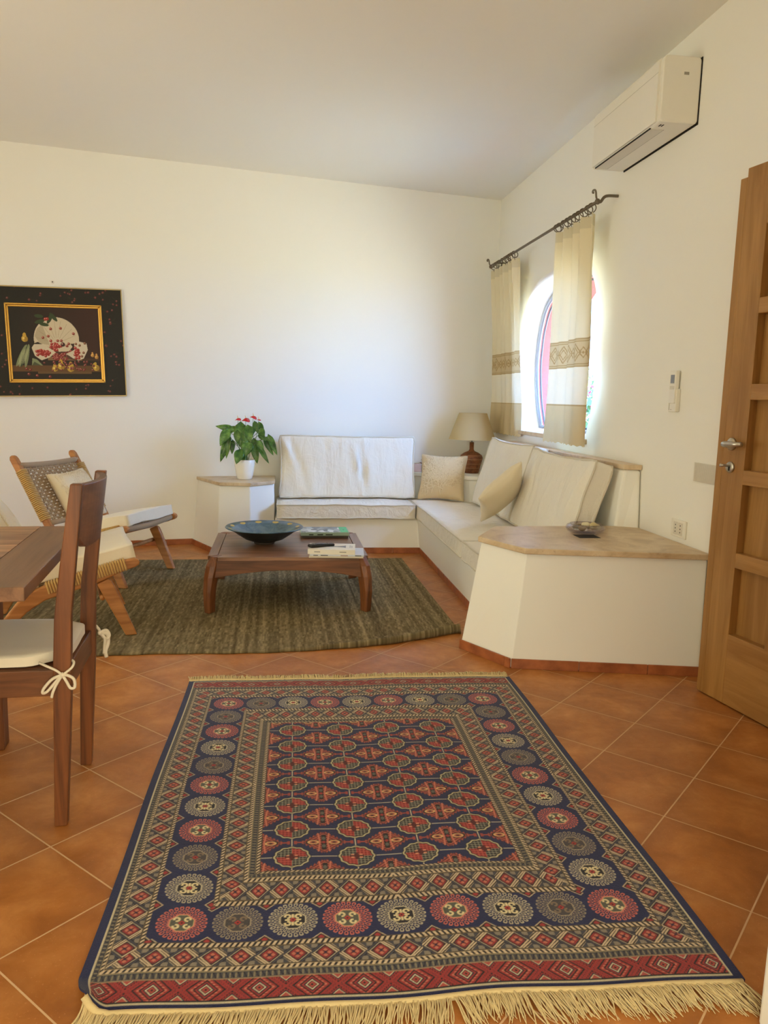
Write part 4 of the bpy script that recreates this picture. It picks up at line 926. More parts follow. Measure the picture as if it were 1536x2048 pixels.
c = t.mix(t.math('MULTIPLY', n, 0.25), a_.outputs[0], t.mix(1.0, a_.outputs[0], (0.78, 0.78, 0.78, 1), 'MULTIPLY'))
df = t.n('ShaderNodeBsdfDiffuse'); tl = t.n('ShaderNodeBsdfTranslucent'); t.l(c, df.inputs[0]); t.l(c, tl.inputs[0]); mx = t.n('ShaderNodeMixShader'); mx.inputs[0].default_value = 0.11
t.l(df.outputs[0], mx.inputs[1]); t.l(tl.outputs[0], mx.inputs[2]); t.l(mx.outputs[0], t.out.inputs[0]); M_CURT = t.m
def curtain(y_a, y_b, yb_a, yb_b, ztop_a, ztop_b, zbot, folds, amp, label, seed, rings, bands, push=0.0):
    nu, nv = 200, 420; U, V = np.meshgrid(np.linspace(0, 1, nu), np.linspace(0, 1, nv))    # V=0 top
    top = ztop_a+(ztop_b-ztop_a)*U; Z = top+(zbot-top)*V
    Y = (y_a+(y_b-y_a)*U)*(1-V)+(yb_a+(yb_b-yb_a)*U)*V
    ph = 2*pi*folds*U+seed; spread = 0.35+0.65*np.exp(-((V-.04)/.25)**2)
    X = RX+0.012+push*np.clip(V*1.25, 0, 1)+amp*(1-.45*(push > 0)*V)*(np.sin(ph)*spread+0.6*np.sin(ph*0.43+1.3+V*.8)*(0.4+.6*V))
    X += 0.006*np.sin(9*U+7*V+seed)*V; Y = Y+0.006*np.sin(ph+1.1)*spread
    X = np.minimum(X, XW-0.006)
    Z = Z+(V > .999)*0.004*np.sin(U*90)
    z = Z; C = np.zeros(U.shape+(3,))+lin(232, 221, 190)
    width = abs(yb_b-yb_a)*1.15; s = U*width
    b1, b0, w1, w0 = bands      # embroidered band top/bottom, lower cloth top
    tan = lin(206, 186, 146); C[(z < b1) & (z > b0)] = tan
    zc = (b0+b1)/2; q = np.abs(((s/0.16+.5) % 1)-.5)*0.16; rr = np.abs(q*.85+np.abs(z-zc)-0.052); r2 = np.abs(q*.85+np.abs(z-zc)-0.030); q3 = np.abs(((s/0.16) % 1)-.5)*0.16; r3 = np.abs(q3*.85+np.abs(z-zc)-0.030)
    st = (z < b1-.03) & (z > b0+.03) & ((rr < .0055) | (r2 < .0045) | (r3 < .0045) | (q3*.85+np.abs(z-zc) < .010)); C[st] = lin(172, 144, 100)
    for e in (b1-.006, b1-.018, b0+.006, b0+.018, w1-.006, w1-.02): C[np.abs(z-e) < .0028] = lin(178, 152, 108)
    C[z < w1] = np.where((np.abs(z-(w1-.006)) < .0028)[z < w1][:, None], lin(178, 152, 108), lin(208, 188, 148)); C[(z < b0) & (z > w1)] = lin(240, 233, 212)
    hd_m = V < .05; C[hd_m] = C[hd_m]*0.86
    o = grid('curtain', np.stack([X, Y, Z], -1), C, M_CURT); tag(o, label, 'curtain', 'cream linen curtains on the iron rod')
    rnd = random.Random(seed)
    for k in range(rings):
        f = (k+.5)/rings; f = min(.985, max(.015, f+rnd.uniform(-.025, .025))); y = y_a+(y_b-y_a)*f; lean = rnd.uniform(-.45, .45)
        bm = bmesh.new(); cz = RZ-.016
        tube(bm, [(RX+.025*cos(2*pi*i/18), y+.010*lean*sin(2*pi*i/18)*2, cz+.025*sin(2*pi*i/18)) for i in range(18)], .0032, 6, closed=True)
        tube(bm, [(RX, y, cz-.025), (RX+.004, y, cz-.040)], .002, 5); obj('ring', bm, M_IRON, o, smooth=True)
    return o
curtain(5.045, 4.405, 5.095, 4.345, RZ-.045, RZ-.045, 0.945, 4.5, 0.026, 'right-hand cream curtain with an embroidered diamond band nearer the camera', 2, 10, (1.585, 1.415, 1.19, 0.95))
curtain(6.545, 5.885, 6.69, 5.86, RZ-.045, RZ-.045, 0.930, 5.5, 0.024, 'left-hand cream curtain with an embroidered diamond band in the room corner', 5, 10, (1.59, 1.42, 1.19, 0.95), push=0.076)

# ------------------------------------------------------------------ table lamp and books in the corner
lm = empty('table_lamp', (1.614, 6.425, 0.5905)); tag(lm, 'table lamp with a beige cone shade and brown banded base in the room corner', 'lamp')
t = NT('brown_lamp_base'); v = t.co(); n = t.noise(v, 26, 4, .6, .5); M_LBASE = t.fin(t.ramp(n, [(0.3, S(96, 52, 26)), (0.7, S(150, 92, 52))]), 0.5)
bm = bmesh.new(); lathe(bm, [(0, 0), (.066, 0), (.070, .01), (.080, .06), (.094, .11), (.098, .13), (.088, .152), (.060, .172), (.026, .186), (.018, .20), (.018, .26), (0, .26)], 32); obj('lamp_base', bm, M_LBASE, lm, smooth=True)
for z, r in ((.045, .0775), (.080, .0860), (.118, .0965), (.150, .0895)):
    bm = bmesh.new(); tube(bm, [(r*cos(2*pi*k/32), r*sin(2*pi*k/32), z) for k in range(32)], .0022, 6, closed=True); obj('pale_band', bm, plain('pale_tan_band', S(176, 132, 88)) if 'pale_tan_band' not in bpy.data.materials else bpy.data.materials['pale_tan_band'], lm, smooth=True)
t = NT('lamp_shade_paper'); df = t.n('ShaderNodeBsdfDiffuse'); tl = t.n('ShaderNodeBsdfTranslucent'); mx = t.n('ShaderNodeMixShader'); mx.inputs[0].default_value = .25; df.inputs[0].default_value = S(212, 194, 152); tl.inputs[0].default_value = S(212, 190, 140)
t.l(df.outputs[0], mx.inputs[1]); t.l(tl.outputs[0], mx.inputs[2]); t.l(mx.outputs[0], t.out.inputs[0]); M_SHADE = t.m
bm = bmesh.new(); rr = [[(r*cos(2*pi*k/40), r*sin(2*pi*k/40), z) for k in range(40)] for r, z in ((.198, .283), (.118, .505), (.116, .505), (.196, .283), (.198, .283))]; loft(bm, rr, cap=False); bmesh.ops.recalc_face_normals(bm, faces=bm.faces[:]); obj('lamp_shade', bm, M_SHADE, lm, smooth=True)
bm = bmesh.new(); tube(bm, [(0, 0, .26), (0, 0, .47)], .006, 8)
for k in range(3): tube(bm, [(0, 0, .47), (.119*cos(2.1*k), .119*sin(2.1*k), .50)], .0025, 6)
obj('shade_carrier', bm, M_STEEL, lm, smooth=True)
bk = lambda w, d, h, x, y, z, col, label, rz=0.0: book('book', x, y, z, w, d, h, rz, col, label, 'books in the sofa corner')
bk(.20, .13, .060, 1.092, 6.520, 0.5905, plain('pink_white_cover', S(214, 186, 178), .5), 'thick pinkish book lying at the left on the corner shelf')
o = bk(.030, .13, .068, 1.2120, 6.520, 0.5905, plain('dark_red_cover', S(126, 22, 34), .5), 'narrow dark red book between pale ones on the corner shelf')
bk(.060, .13, .068, 1.2600, 6.520, 0.5905, plain('pale_blue_cover', S(186, 200, 206), .5), 'pale blue book behind the coral pillow on the corner shelf')
bk(.13, .12, .028, 1.275, 6.525, 0.659, plain('brown_cover', S(132, 104, 84), .5), 'brown book lying on top of the others on the corner shelf')

# ------------------------------------------------------------------ potted anthurium
PX, PY, PZ = -0.270, 6.115, ZP
pl = empty('potted_plant', (PX, PY, PZ+.0005)); tag(pl, 'red-flowered anthurium in a white pot on the stone-topped plinth', 'plant')
bm = bmesh.new(); lathe(bm, [(0, 0), (.052, 0), (.058, .006), (.068, .05), (.078, .11), (.081, .150), (.079, .153), (.075, .150), (.072, .135), (0, .135)], 40); obj('pot', bm, plain('white_ceramic', S(238, 236, 228), .25), pl, smooth=True)
bm = bmesh.new(); lathe(bm, [(0, .132), (.072, .132), (.074, .139), (0, .143)], 24); obj('soil', bm, plain('potting_soil', S(58, 42, 30), .95), pl)
t = NT('anthurium_leaf'); v = t.co(); n = t.noise(v, 16, 3, .7); c = t.ramp(n, [(0.34, S(34, 80, 30)), (0.52, S(74, 116, 46)), (0.66, S(112, 152, 70))]); M_LEAF = t.fin(c, 0.32)
M_STEM = plain('green_stem', S(96, 122, 66)); M_RED = plain('red_spathe', S(206, 34, 44), .25)
def ppt(cx, cy, dy=0.0):
    px, py = 420+cx/9.6, 810+cy/9.6; k = 0.00397; return Vector(((px-490)*k, dy, (957-py)*k))
LV = [(440, 465, 140, 425, 110), (370, 500, 230, 790, 165), (350, 700, 215, 1110, 130), (390, 620, 340, 1030, 100), (600, 400, 600, 810, 210), (740, 430, 790, 700, 180), (440, 720, 430, 960, 95), (860, 350, 925, 560, 95), (850, 430, 830, 570, 85), (940, 370, 1035, 580, 95), (950, 560, 1080, 690, 105), (740, 720, 700, 965, 205), (600, 870, 530, 1110, 160), (650, 960, 625, 1160, 105), (850, 800, 910, 1120, 130), (960, 820, 1130, 1110, 90), (1050, 680, 1210, 975, 100), (1130, 620, 1280, 960, 115), (1080, 620, 1195, 700, 65), (840, 690, 880, 1000, 135), (930, 700, 1030, 880, 115), (480, 440, 400, 570, 90), (690, 560, 760, 800, 130), (980, 470, 1040, 640, 100), (540, 520, 560, 760, 120)]
bmL, bmS = bmesh.new(), bmesh.new(); rnd = random.Random(4)
def leaf(bm, b, t_, w, fold=0.25, droop=0.25):
    ax = t_-b; L = ax.length; ax.normalize(); side = ax.cross(Vector((0, 1, 0))); side.normalize(); nrm = side.cross(ax); nrm *= -1 if nrm.y > 0 else 1
    rows_ = []; nn = 9
    for i in range(nn+1):
        u = -0.10+1.10*i/nn
        wd = w/2*max(0.0, (math.sin(pi*min(1, max(0, (u+.10)/1.1))**0.62))**0.85) if i < nn else 0.0
        c0 = b+ax*(u*L)+nrm*(droop*L*(.25-(u-.5)**2)); cut = 0.08*L if i == 0 else 0
        rows_.append([c0+side*(wd*k)+nrm*(fold*wd*abs(k))+ax*(-cut*abs(k)) for k in (-1, -.6, 0, .6, 1)])
    V_ = [[bm.verts.new(p) for p in r] for r in rows_]
    for a, c in zip(V_, V_[1:]):
        for k in range(4): bm.faces.new((a[k], a[k+1], c[k+1], c[k]))
for i, (x0, y0, x1, y1, w) in enumerate(LV):
    d0 = rnd.uniform(-.10, .02) if i in (4, 11, 12, 13, 5) else rnd.uniform(-.06, .08)
    b, t_ = ppt(x0, y0, d0), ppt(x1, y1, d0-rnd.uniform(.0, .04)); leaf(bmL, b, t_, w/9.6*.00397*1.14)
    root = Vector((rnd.uniform(-.03, .03), rnd.uniform(-.03, .03), .138)); m = (root+b)/2+Vector(((b.x-root.x)*-.15, 0, .03)); tube(bmS, catmull([root, m, b], 5), .0022, 5)
fo = obj('foliage', bmL, M_LEAF, pl, smooth=True); md = fo.modifiers.new('thickness', 'SOLIDIFY'); md.thickness = 0.0008
for (cx, cy, w, h, rot) in ((552, 290, 115, 62, .1), (690, 300, 160, 95, 0), (838, 245, 130, 70, -.25), (938, 292, 78, 26, -.1)):
    bm = bmesh.new(); c0 = ppt(cx, cy, rnd.uniform(-.03, .03)); sc = .00397/9.6
    n = 18; rim = []
    for k in range(n):
        a = 2*pi*k/n; rr = 1-.22*math.exp(-((a-pi/2+pi)**2)*3) ; q = Vector((cos(a)*w/2*rr, sin(a)*w*.42, -cos(a)**2*h*.28+sin(a)*h*.30+math.sin(2*a)*h*.12))
        x, z = q.x*cos(rot)-q.z*sin(rot), q.x*sin(rot)+q.z*cos(rot); rim.append(c0+Vector((x, q.y, z))*sc)
    ctr = bm.verts.new(c0+Vector((0, 0, h*.38))*sc); rv = [bm.verts.new(p) for p in rim]
    for k in range(n): bm.faces.new((rv[k], rv[(k+1) % n], ctr))
    fl = obj('flower', bm, M_RED, pl, smooth=True); md = fl.modifiers.new('thickness', 'SOLIDIFY'); md.thickness = .001
    bm = bmesh.new(); tube(bm, [c0+Vector((0, -.002, h*.3*sc)), c0+Vector((-.004, -.012, h*.3*sc+.022))], [.0028, .0012], 6); obj('spadix', bm, plain('yellow_spadix', S(224, 190, 90)) if 'yellow_spadix' not in bpy.data.materials else bpy.data.materials['yellow_spadix'], fl, smooth=True)
    root = Vector((rnd.uniform(-.02, .02), 0, .138)); tube(bmS, catmull([root, (root+c0)/2+Vector((c0.x*.3, 0, 0)), c0+Vector((0, 0, h*.36*sc))], 6), .0018, 5)
obj('stems', bmS, M_STEM, pl, smooth=True)

# ------------------------------------------------------------------ glass dish with pebbles and a dark card
DX, DY = 1.512, 3.640
dk = obj('card', bx(1.428, 3.498, ZR+.0006, 1.535, 3.590, ZR+.0014), plain('black_card', S(34, 32, 34), .6)); tag(dk, 'small black card sticking out under the glass dish', 'card')
t = NT('clear_glass'); gl = t.n('ShaderNodeBsdfGlossy'); gl.inputs['Roughness'].default_value = 0.04; tr = t.n('ShaderNodeBsdfTransparent'); tr.inputs[0].default_value = (0.86, 0.84, 0.88, 1)
lw = t.n('ShaderNodeLayerWeight'); lw.inputs[0].default_value = 0.25; mx = t.n('ShaderNodeMixShader'); t.l(t.math('MULTIPLY_ADD', lw.outputs['Facing'], 0.38, 0.04), mx.inputs[0]); t.l(tr.outputs[0], mx.inputs[1]); t.l(gl.outputs[0], mx.inputs[2]); t.l(mx.outputs[0], t.out.inputs[0]); M_GLASS = t.m
gd = empty('glass_dish', (DX, DY, ZR+.0018)); tag(gd, 'round clear glass dish holding pebbles on the large plinth', 'dish')
bm = bmesh.new(); lathe(bm, [(0, 0), (.06, 0), (.088, .010), (.098, .024), (.092, .038), (.076, .046), (.073, .043), (.087, .036), (.092, .024), (.083, .013), (.058, .006), (0, .006)], 44); obj('dish_body', bm, M_GLASS, gd, smooth=True)
bm = bmesh.new(); rim = .0745; tube(bm, [(rim*cos(2*pi*k/40), rim*sin(2*pi*k/40), .0448) for k in range(40)], .002, 6, closed=True); obj('rim', bm, M_GLASS, gd, smooth=True)
ST = [(-.030, -.030, .020, .020, .014, (150, 132, 92), 'olive pebble at the front left inside the glass dish'), (.022, -.044, .026, .018, .018, (188, 172, 126), 'large tan pebble at the front of the glass dish'), (.055, -.008, .024, .020, .016, (206, 196, 160), 'round pale pebble at the right in the glass dish'),
      (.006, .008, .026, .020, .014, (216, 206, 172), 'flat cream stone in the middle of the glass dish'), (-.045, .008, .020, .018, .014, (128, 116, 84), 'dark olive pebble at the left in the glass dish'), (.032, .038, .022, .016, .013, (196, 184, 150), 'small sandy pebble at the back of the glass dish'), (-.016, .040, .018, .016, .013, (112, 98, 70), 'brown pebble at the back left of the glass dish')]
for k, (x, y, rx, ry, rz, c_, lab) in enumerate(ST):
    bm = bmesh.new(); vs = ball(bm, (0, 0, 0), rx, ry, rz, 14)
    for v_ in bm.verts: v_.co *= 1+.16*noise.noise(v_.co*45+Vector((k*3, 0, 0)))
    o = obj('pebble', bm, plain('pebble_%d' % k, S(*c_), .6), smooth=True); o.location = (DX+x, DY+y, ZR+.012+rz+(.014 if k in (3, 1) else .004)); o.rotation_euler = (0, 0, k*.8); tag(o, lab, 'pebble', 'pebbles in the glass dish')

# ------------------------------------------------------------------ olive flatweave rug
M_FLAT = vcol('flatweave_wool', 0.95, 0.6, 420)
nu, nv = 400, 330; U, V = np.meshgrid(np.linspace(0, 1, nu), np.linspace(0, 1, nv))
X = -1.50+(0.915+0.02*(1-V)+1.50)*U
yf = 3.555+0.255*(np.clip(X, 0, None)/.93)**1.7+.006*np.sin(X*9)+.003*np.sin(X*31); yk = 5.645+0.02*X/.9
E0 = 0.0
hgt = 0.006+0.030*np.clip((X-.05)/.85, 0, 1)**0.9
Y = yf+(yk-yf)*V
dd = Y-yf
Zr = 0.0105+hgt*np.exp(-(dd/.055)**2)*np.clip((X-.0)/.3, 0, 1)+.0012*np.sin(X*23+Y*3)*np.sin(Y*5)
roll = V < 0.0001
rs = np.random.RandomState(5)
def snoise(n, k, seed):
    r = np.random.RandomState(seed).rand(n//k+3); x = np.arange(n)/k; i = x.astype(int); f = x-i; return r[i]*(1-f)+r[i+1]*f
st = (0.75*snoise(nu, 2, 1)+0.35*snoise(nu, 6, 2)+0.12*snoise(nu, 26, 3)); st = (st-st.mean())/st.std()
T = 0.55*st[None, :]+0.95*np.repeat(rs.randn(nv//6+1, nu), 6, 0)[:nv]*0.75+0.35*rs.randn(nv, nu)
for k in range(60):      # long slubs that fade in and out along the warp
    i0, j0, Ln = rs.randint(0, nu-3), rs.randint(0, nv), rs.randint(20, 120); T[j0:j0+Ln, i0:i0+rs.randint(1, 3)] += rs.choice([-1.3, 1.5])
A_, B_, D_c = lin(88, 76, 52), lin(122, 107, 76), lin(166, 148, 110); q = np.clip((T+2.2)/4.6, 0, 1)[..., None]
Cf = np.where(q < .5, A_+(B_-A_)*q*2, B_+(D_c-B_)*(q-.5)*2); Cf[rs.rand(nv, nu) > .9985] = lin(196, 180, 140)
# front edge: extra rows that round the rolled edge down to the floor
ext = []; extc = []
for (fy, fz) in ((-.010, .78), (-.014, .45), (-.010, .12), (.004, .0)):
    ext.append(np.stack([X[0], Y[0]+fy*(hgt[0]/.03+.25), np.maximum(.0005, Zr[0]*fz)], -1)); extc.append(Cf[0]*0.8)
P_ = np.concatenate([np.array(ext[::-1]), np.stack([X, Y, Zr], -1)], 0); C_ = np.concatenate([np.array(extc[::-1]), Cf], 0)
low = P_.copy(); low[..., 2] = .0006
right = P_[:, -1:].copy(); right[..., 0] += .004; right[..., 2] = .0006; left = P_[:, :1].copy(); left[..., 2] = .0006
P_ = np.concatenate([left, P_, right], 1); C_ = np.concatenate([C_[:, :1], C_, C_[:, -1:]], 1)
back_ = P_[-1:].copy(); back_[..., 2] = .0006; back_[..., 1] += .004; P_ = np.concatenate([P_, back_], 0); C_ = np.concatenate([C_, C_[-1:]], 0)
fr = grid('flatweave_rug', P_, C_, M_FLAT, None, smooth=True); tag(fr, 'olive striped flatweave rug with a curled front corner under the coffee table', 'rug')
# ------------------------------------------------------------------ patterned oriental rug
RW, RL = 1.37, 1.80
NAVY, RED, CRM, GRY, SAL, DRK, GRN, PLUM = lin(28, 34, 80), lin(158, 46, 52), lin(204, 182, 152), lin(84, 84, 98), lin(204, 118, 96), lin(28, 20, 30), lin(98, 98, 94), lin(104, 40, 48)
def rug_pattern(U, V):
    C = np.zeros(U.shape+(3,)); C[:] = NAVY
    def P(m, c): C[m] = c
    cu, cv = RW/2, RL/2
    du = np.minimum(U, RW-U); dv = np.minimum(V, RL-V)
    dm = np.where(dv < .0775, dv*0.0, np.interp(dv, [.0775, .0996, .1147, .171, .189, .311, .332, .40, .42, .434, .443, .9], [.024, .036, .045, .10, .11, .245, .256, .31, .322, .338, .35, .80]))
    side = du < dm; d = np.where(side, du, dm)
    s = np.where(side, np.abs(V-cv), np.abs(U-cu)); sfull = np.where(side, V, U)
    fr_ = lambda x: x-np.floor(x)
    # narrow patterned guard
    def guard(d0, d1):
        m = (d >= d0) & (d < d1); t = (d-d0)/(d1-d0); q = fr_(s/.0125)
        P(m, lin(66, 66, 74)); P(m & (np.abs(t-.5-.32*np.sin(2*pi*q)) < .17), lin(36, 32, 52)); P(m & (np.abs(q-.5) < .16) & (np.abs(t-.5) < .3), lin(132, 122, 102)); P(m & ((t < .08) | (t > .92)), lin(148, 136, 108))
    def stripe(d0, d1):
        m = (d >= d0) & (d < d1); t = (d-d0)/(d1-d0)
        P(m, CRM); P(m & (fr_((s+(d-d0)*0.9)/.0125) < .46) & (t > .14) & (t < .86), DRK); P(m & ((t < .13) | (t > .87)), lin(92, 78, 60))
    def diamonds(d0, d1, per):
        m = (d >= d0) & (d < d1); t = (d-d0)/(d1-d0); q = fr_(s/per+.5); a, b = (q-.5)*2, (t-.5)*2*np.where(side, -1, 1)
        r = np.abs(a)*.98+np.abs(b)*.86
        P(m, GRY*0.72); cream = m & (a*b < 0) & (r > .60); P(cream, CRM); P(cream & (r > .90) & (fr_(r*3.4+.3*np.abs(b)) < .46), DRK); P(cream & (r > 1.30), GRY*.6)
        g = m & (a*b >= 0) & (r > .74); P(g, lin(64, 64, 80)); P(g & (fr_(r*3.6) < .36), DRK); P(g & (np.abs(r-.80) < .05), lin(170, 156, 136)); P(g & (r > 1.15) & (np.abs(a) > .55) & (np.abs(b) > .55), lin(134, 124, 112))
        P(m & (r < .74), DRK); i = m & (r < .62); P(i, PLUM)
        P(i & (np.abs(np.abs(a)-.27)*1.1+np.abs(b) < .20), SAL*.85); P(i & (np.abs(np.abs(b)-.30)*1.1+np.abs(a) < .20), SAL*.85); P(i & (r < .13), lin(44, 30, 60)); P(i & (np.abs(a)*np.abs(b) > .045), RED*.9)
        P(m & ((t < .035) | (t > .965)), lin(92, 78, 60))
    guard(.024, .036); stripe(.036, .045); diamonds(.045, .100, .0605); stripe(.100, .110)
    stripe(.245, .256); diamonds(.256, .310, .0560); stripe(.310, .322); guard(.322, .338); stripe(.338, .350)
    # medallion band
    m = (d >= .11) & (d < .245)
    ci = np.clip(np.round((U-.181)/.1260), 0, 8); cj = np.clip(np.round((V-.2535)/.1293), 0, 10)
    end = ~side
    ci = np.where(end, ci, np.where(U < cu, 0, 8)); cj = np.where(end, np.where(V < cv, 0, 10), cj)
    x, y = U-(.181+.1260*ci), V-(.2535+.1293*cj); rho = np.hypot(x/.0575, y/.0585); th = np.arctan2(y, x)
    kind = np.where(cj == 0, np.array([0, 1, 2, 0, 2, 0, 2, 1, 0])[ci.astype(int)], np.where(cj == 10, np.array([0, 1, 2, 0, 2, 0, 2, 1, 0])[ci.astype(int)], np.array([0, 2, 1, 0, 2, 0, 1, 2, 0, 1, 2])[cj.astype(int)]))
    # triangles jutting in from both edges between the medallions
    seg = np.where(end, fr_((U-.181)/.1260), fr_((V-.2535)/.1293)); tw = np.abs(seg-.5)*.127; dist = np.minimum(d-.11, .245-d)
    tri = m & (tw+dist*1.0 < .0205); P(tri, CRM*.8); P(m & (tw+dist < .0165), DRK); P(m & (tw+np.abs(dist-.004) < .008), RED)
    pet = np.array([lin(170, 56, 60), lin(112, 106, 102), lin(142, 136, 126)]); pet2 = np.array([lin(206, 116, 104), lin(156, 142, 122), lin(190, 178, 154)])
    ring = m & (rho < 1.0) & (rho > .52); kk = kind.astype(int)
    nP = 26; row = np.floor((rho-.52)/.24); ph = fr_(th/(2*pi)*nP+.5*(row % 2)); rr = fr_((rho-.52)/.24)
    C[ring] = NAVY*1.0+0*pet[kk][ring]; on = ring & (np.hypot((ph-.5)*1.45, (rr-.5)*.95) < .47); C[on] = pet[kk][on]; hi = ring & (np.abs(np.hypot((ph-.5)*1.35, (rr-.55)*.95)-.40) < .10); C[hi] = pet2[kk][hi]; P(ring & (np.hypot((ph-.5)*1.35, rr-.45) < .24), NAVY*.8)
    oct_ = np.maximum(np.maximum(np.abs(x)/.0575, np.abs(y)/.0585), (np.abs(x)/.0575+np.abs(y)/.0585)*.74)
    io = m & (oct_ < .54); C[io] = pet2[kk][io]; i2 = m & (oct_ < .48); inner = np.array([lin(196, 170, 124), lin(58, 52, 62), lin(38, 32, 44)]); C[i2] = inner[kk][i2]
    i3 = m & (oct_ < .45); inn = np.array([lin(86, 88, 80), lin(70, 66, 70), lin(32, 28, 40)]); C[i3] = inn[kk][i3]
    ax, ay = np.abs(x)/.0575, np.abs(y)/.0585
    scr = m & (np.abs(np.hypot(ax-.215, ay-.205)-.105) < .045) & ~((ax > .24) & (ay < .16)); sc = np.array([lin(220, 204, 160), lin(128, 108, 92), lin(222, 206, 162)]); C[scr] = sc[kk][scr]
    stem_ = m & (((ax < .05) & (ay < .33)) | ((ay < .05) & (ax < .33))) & (kk == 2); P(stem_, lin(222, 206, 162)); P(m & (ax+ay < .145), lin(172, 52, 52)); P(m & (ax+ay < .05), DRK)
    # central field of guls
    f = d >= .35
    gx, gy = .17, .1315; x = U-cu; x = x-(np.floor(x/gx)+.5)*gx; y = V-.8945; y = y-np.round(y/gy)*gy
    P(f, NAVY); P(f & ((np.abs(x) < .0017) | (np.abs(y) < .0017)), lin(188, 178, 158))
    # secondary diamonds
    ex = U-cu; ex = ex-np.round(ex/gx)*gx; ey = V-.8945; ey = ey-(np.floor(ey/gy)+.5)*gy
    r = np.abs(ex)/.067+np.abs(ey)/.056; step = .07*np.sign(np.sin(np.abs(ex)*640)); dm_ = f & (r+step < .95); P(dm_, lin(146, 58, 54))
    P(dm_ & (fr_(r*5.2) < .26) & (np.sin(ex*900)*np.sin(ey*900) > -.3), DRK*1.2); P(dm_ & (fr_(r*5.2+.35) < .22), SAL*.8)
    P(f & (np.abs(ey) < .0030) & (np.abs(ex) > .055) & (np.abs(ex) < .079), lin(160, 66, 58)); P(f & (np.abs(np.abs(ex)-.076) < .004) & (np.abs(ey) < .008), lin(160, 66, 58))
    e = np.hypot((np.abs(ex)-.028)/.016, ey/.0095); P(f & (e < 1.25), DRK); P(f & (e < 1.0), lin(214, 170, 116)); P(f & (e < .62), lin(168, 88, 70)); P(f & (e < .32), DRK)
    P(f & (np.abs(np.abs(ex)-.0105-.10*np.abs(ey)) < .0022) & (np.abs(ey) < .044), SAL*.95); P(f & (np.abs(ex) < .0065) & (np.abs(ey) < .036), DRK); P(f & (np.hypot(ex/.0052, (np.abs(ey)-.018)/.008) < 1), GRN*.9); P(f & (np.hypot(ex/.005, ey/.006) < 1), RED)
    # guls
    th = np.arctan2(y/.0452, x/.0470); rho = np.hypot(x/.0470, y/.0452)*(1+.035*np.cos(12*th+pi)); g = f & (rho < 1.0); P(f & (rho < 1.05), DRK); P(g, lin(186, 176, 140)); g = f & (rho < .90)
    q = (x*y) > 0; P(g & q, lin(164, 50, 50)); P(g & ~q, GRN*.82); lo = np.abs(np.sin(x*330)*np.sin(y*330)); P(g & ~q & (lo > .62), DRK*1.2); P(g & ~q & (lo < .10), lin(150, 148, 126)); P(g & q & (lo > .78), lin(104, 30, 36)); P(g & q & (lo < .06), SAL*.8)
    P(g & (rho > .84), DRK*1.3); P(g & (((np.abs(x) < .0042) & (np.abs(y) < .015)) | ((np.abs(y) < .0042) & (np.abs(x) < .019))), lin(82, 18, 28)); P(g & (np.abs(np.abs(x)-.011) < .004) & (np.abs(np.abs(y)-.006) < .0028), lin(212, 140, 110))
    # plain navy margin, pale line, red end bands
    mar = (du < .024) | (dv < .021); P(mar, NAVY); P((np.abs(du-.0215) < .0022) & (dv > .0125), lin(198, 186, 156)); P((np.abs(dv-.0145) < .0022) & (du > .0195), lin(198, 186, 156)); P((dv > .0168) & (dv < .021) & (du > .024), DRK)
    e = (dv >= .021) & (dv < .0775) & (du >= .024); P(e, lin(152, 46, 46)); b = (dv-.021)/.0565
    a = fr_((U-cu)/.1065+.5)-.5; bb = (b-.5)
    r1 = np.abs(a)*1.0+np.abs(bb)*.50                       # diamond centred in the cell
    zig = fr_(r1*7.5); P(e & (np.abs(r1-.36) < .022), DRK); P(e & (np.abs(r1-.27) < .022) & (fr_(np.abs(bb)*9) < .55), SAL*.9); P(e & (np.abs(r1-.225) < .018), DRK*1.1); P(e & (np.abs(r1-.45) < .02) & (fr_(np.abs(a)*26) < .5), PLUM)
    P(e & (r1 < .165), lin(40, 28, 52)); P(e & (r1 < .132), lin(204, 190, 160)); P(e & (r1 < .10), lin(54, 26, 40)); P(e & (r1 < .075), lin(172, 70, 62)); P(e & (r1 < .03), DRK)
    a2 = fr_((U-cu)/.1065)-.5; bq = np.minimum(b, 1-b); r2 = np.abs(a2)+bq*.50; P(e & (r2 < .155), lin(40, 28, 52)); P(e & (r2 < .122), lin(196, 182, 150)); P(e & (r2 < .095), lin(168, 74, 66)); P(e & (np.abs(r2-.20) < .02) & (fr_(np.abs(a2)*24) < .5), DRK)
    P((np.abs(dv-.0785) < .0016) & (du > .024), lin(150, 128, 100))
    return C
A0, B0, C0, D0 = np.array([-0.4046, 1.3977]), np.array([0.9781, 1.3604]), np.array([-0.3702, 3.1778]), np.array([1.001, 3.1551])
res = 0.0017; nu, nv = int(RW/res)+1, int(RL/res)+1
u, v = np.linspace(0, RW, nu), np.linspace(0, RL, nv); acc = 0
for ou in (-.25, .25):
    for ov in (-.25, .25):
        UU, VV = np.meshgrid(np.clip(u+ou*res, 0, RW), np.clip(v+ov*res, 0, RL)); acc = acc+rug_pattern(UU, VV)
Cc = acc/4; rs = np.random.RandomState(2)
UU, VV = np.meshgrid(u/RW, v/RL)
Cc = Cc*(1+.10*(rs.rand(nv, 1, 1)-.5)*2*.5+.06*rs.randn(nv, nu, 1)); Cc = np.clip(Cc, 0.001, 1)
XY = (A0*((1-UU)*(1-VV))[..., None]+B0*(UU*(1-VV))[..., None]+C0*((1-UU)*VV)[..., None]+D0*(UU*VV)[..., None])
wob = .004*np.sin(UU*7+1)*np.sin(VV*9)                     # slightly wavy edges as in a well used rug
XY[..., 0] += wob*.8; XY[..., 1] += .004*np.sin(UU*11+.6)+.003*np.sin(UU*23)
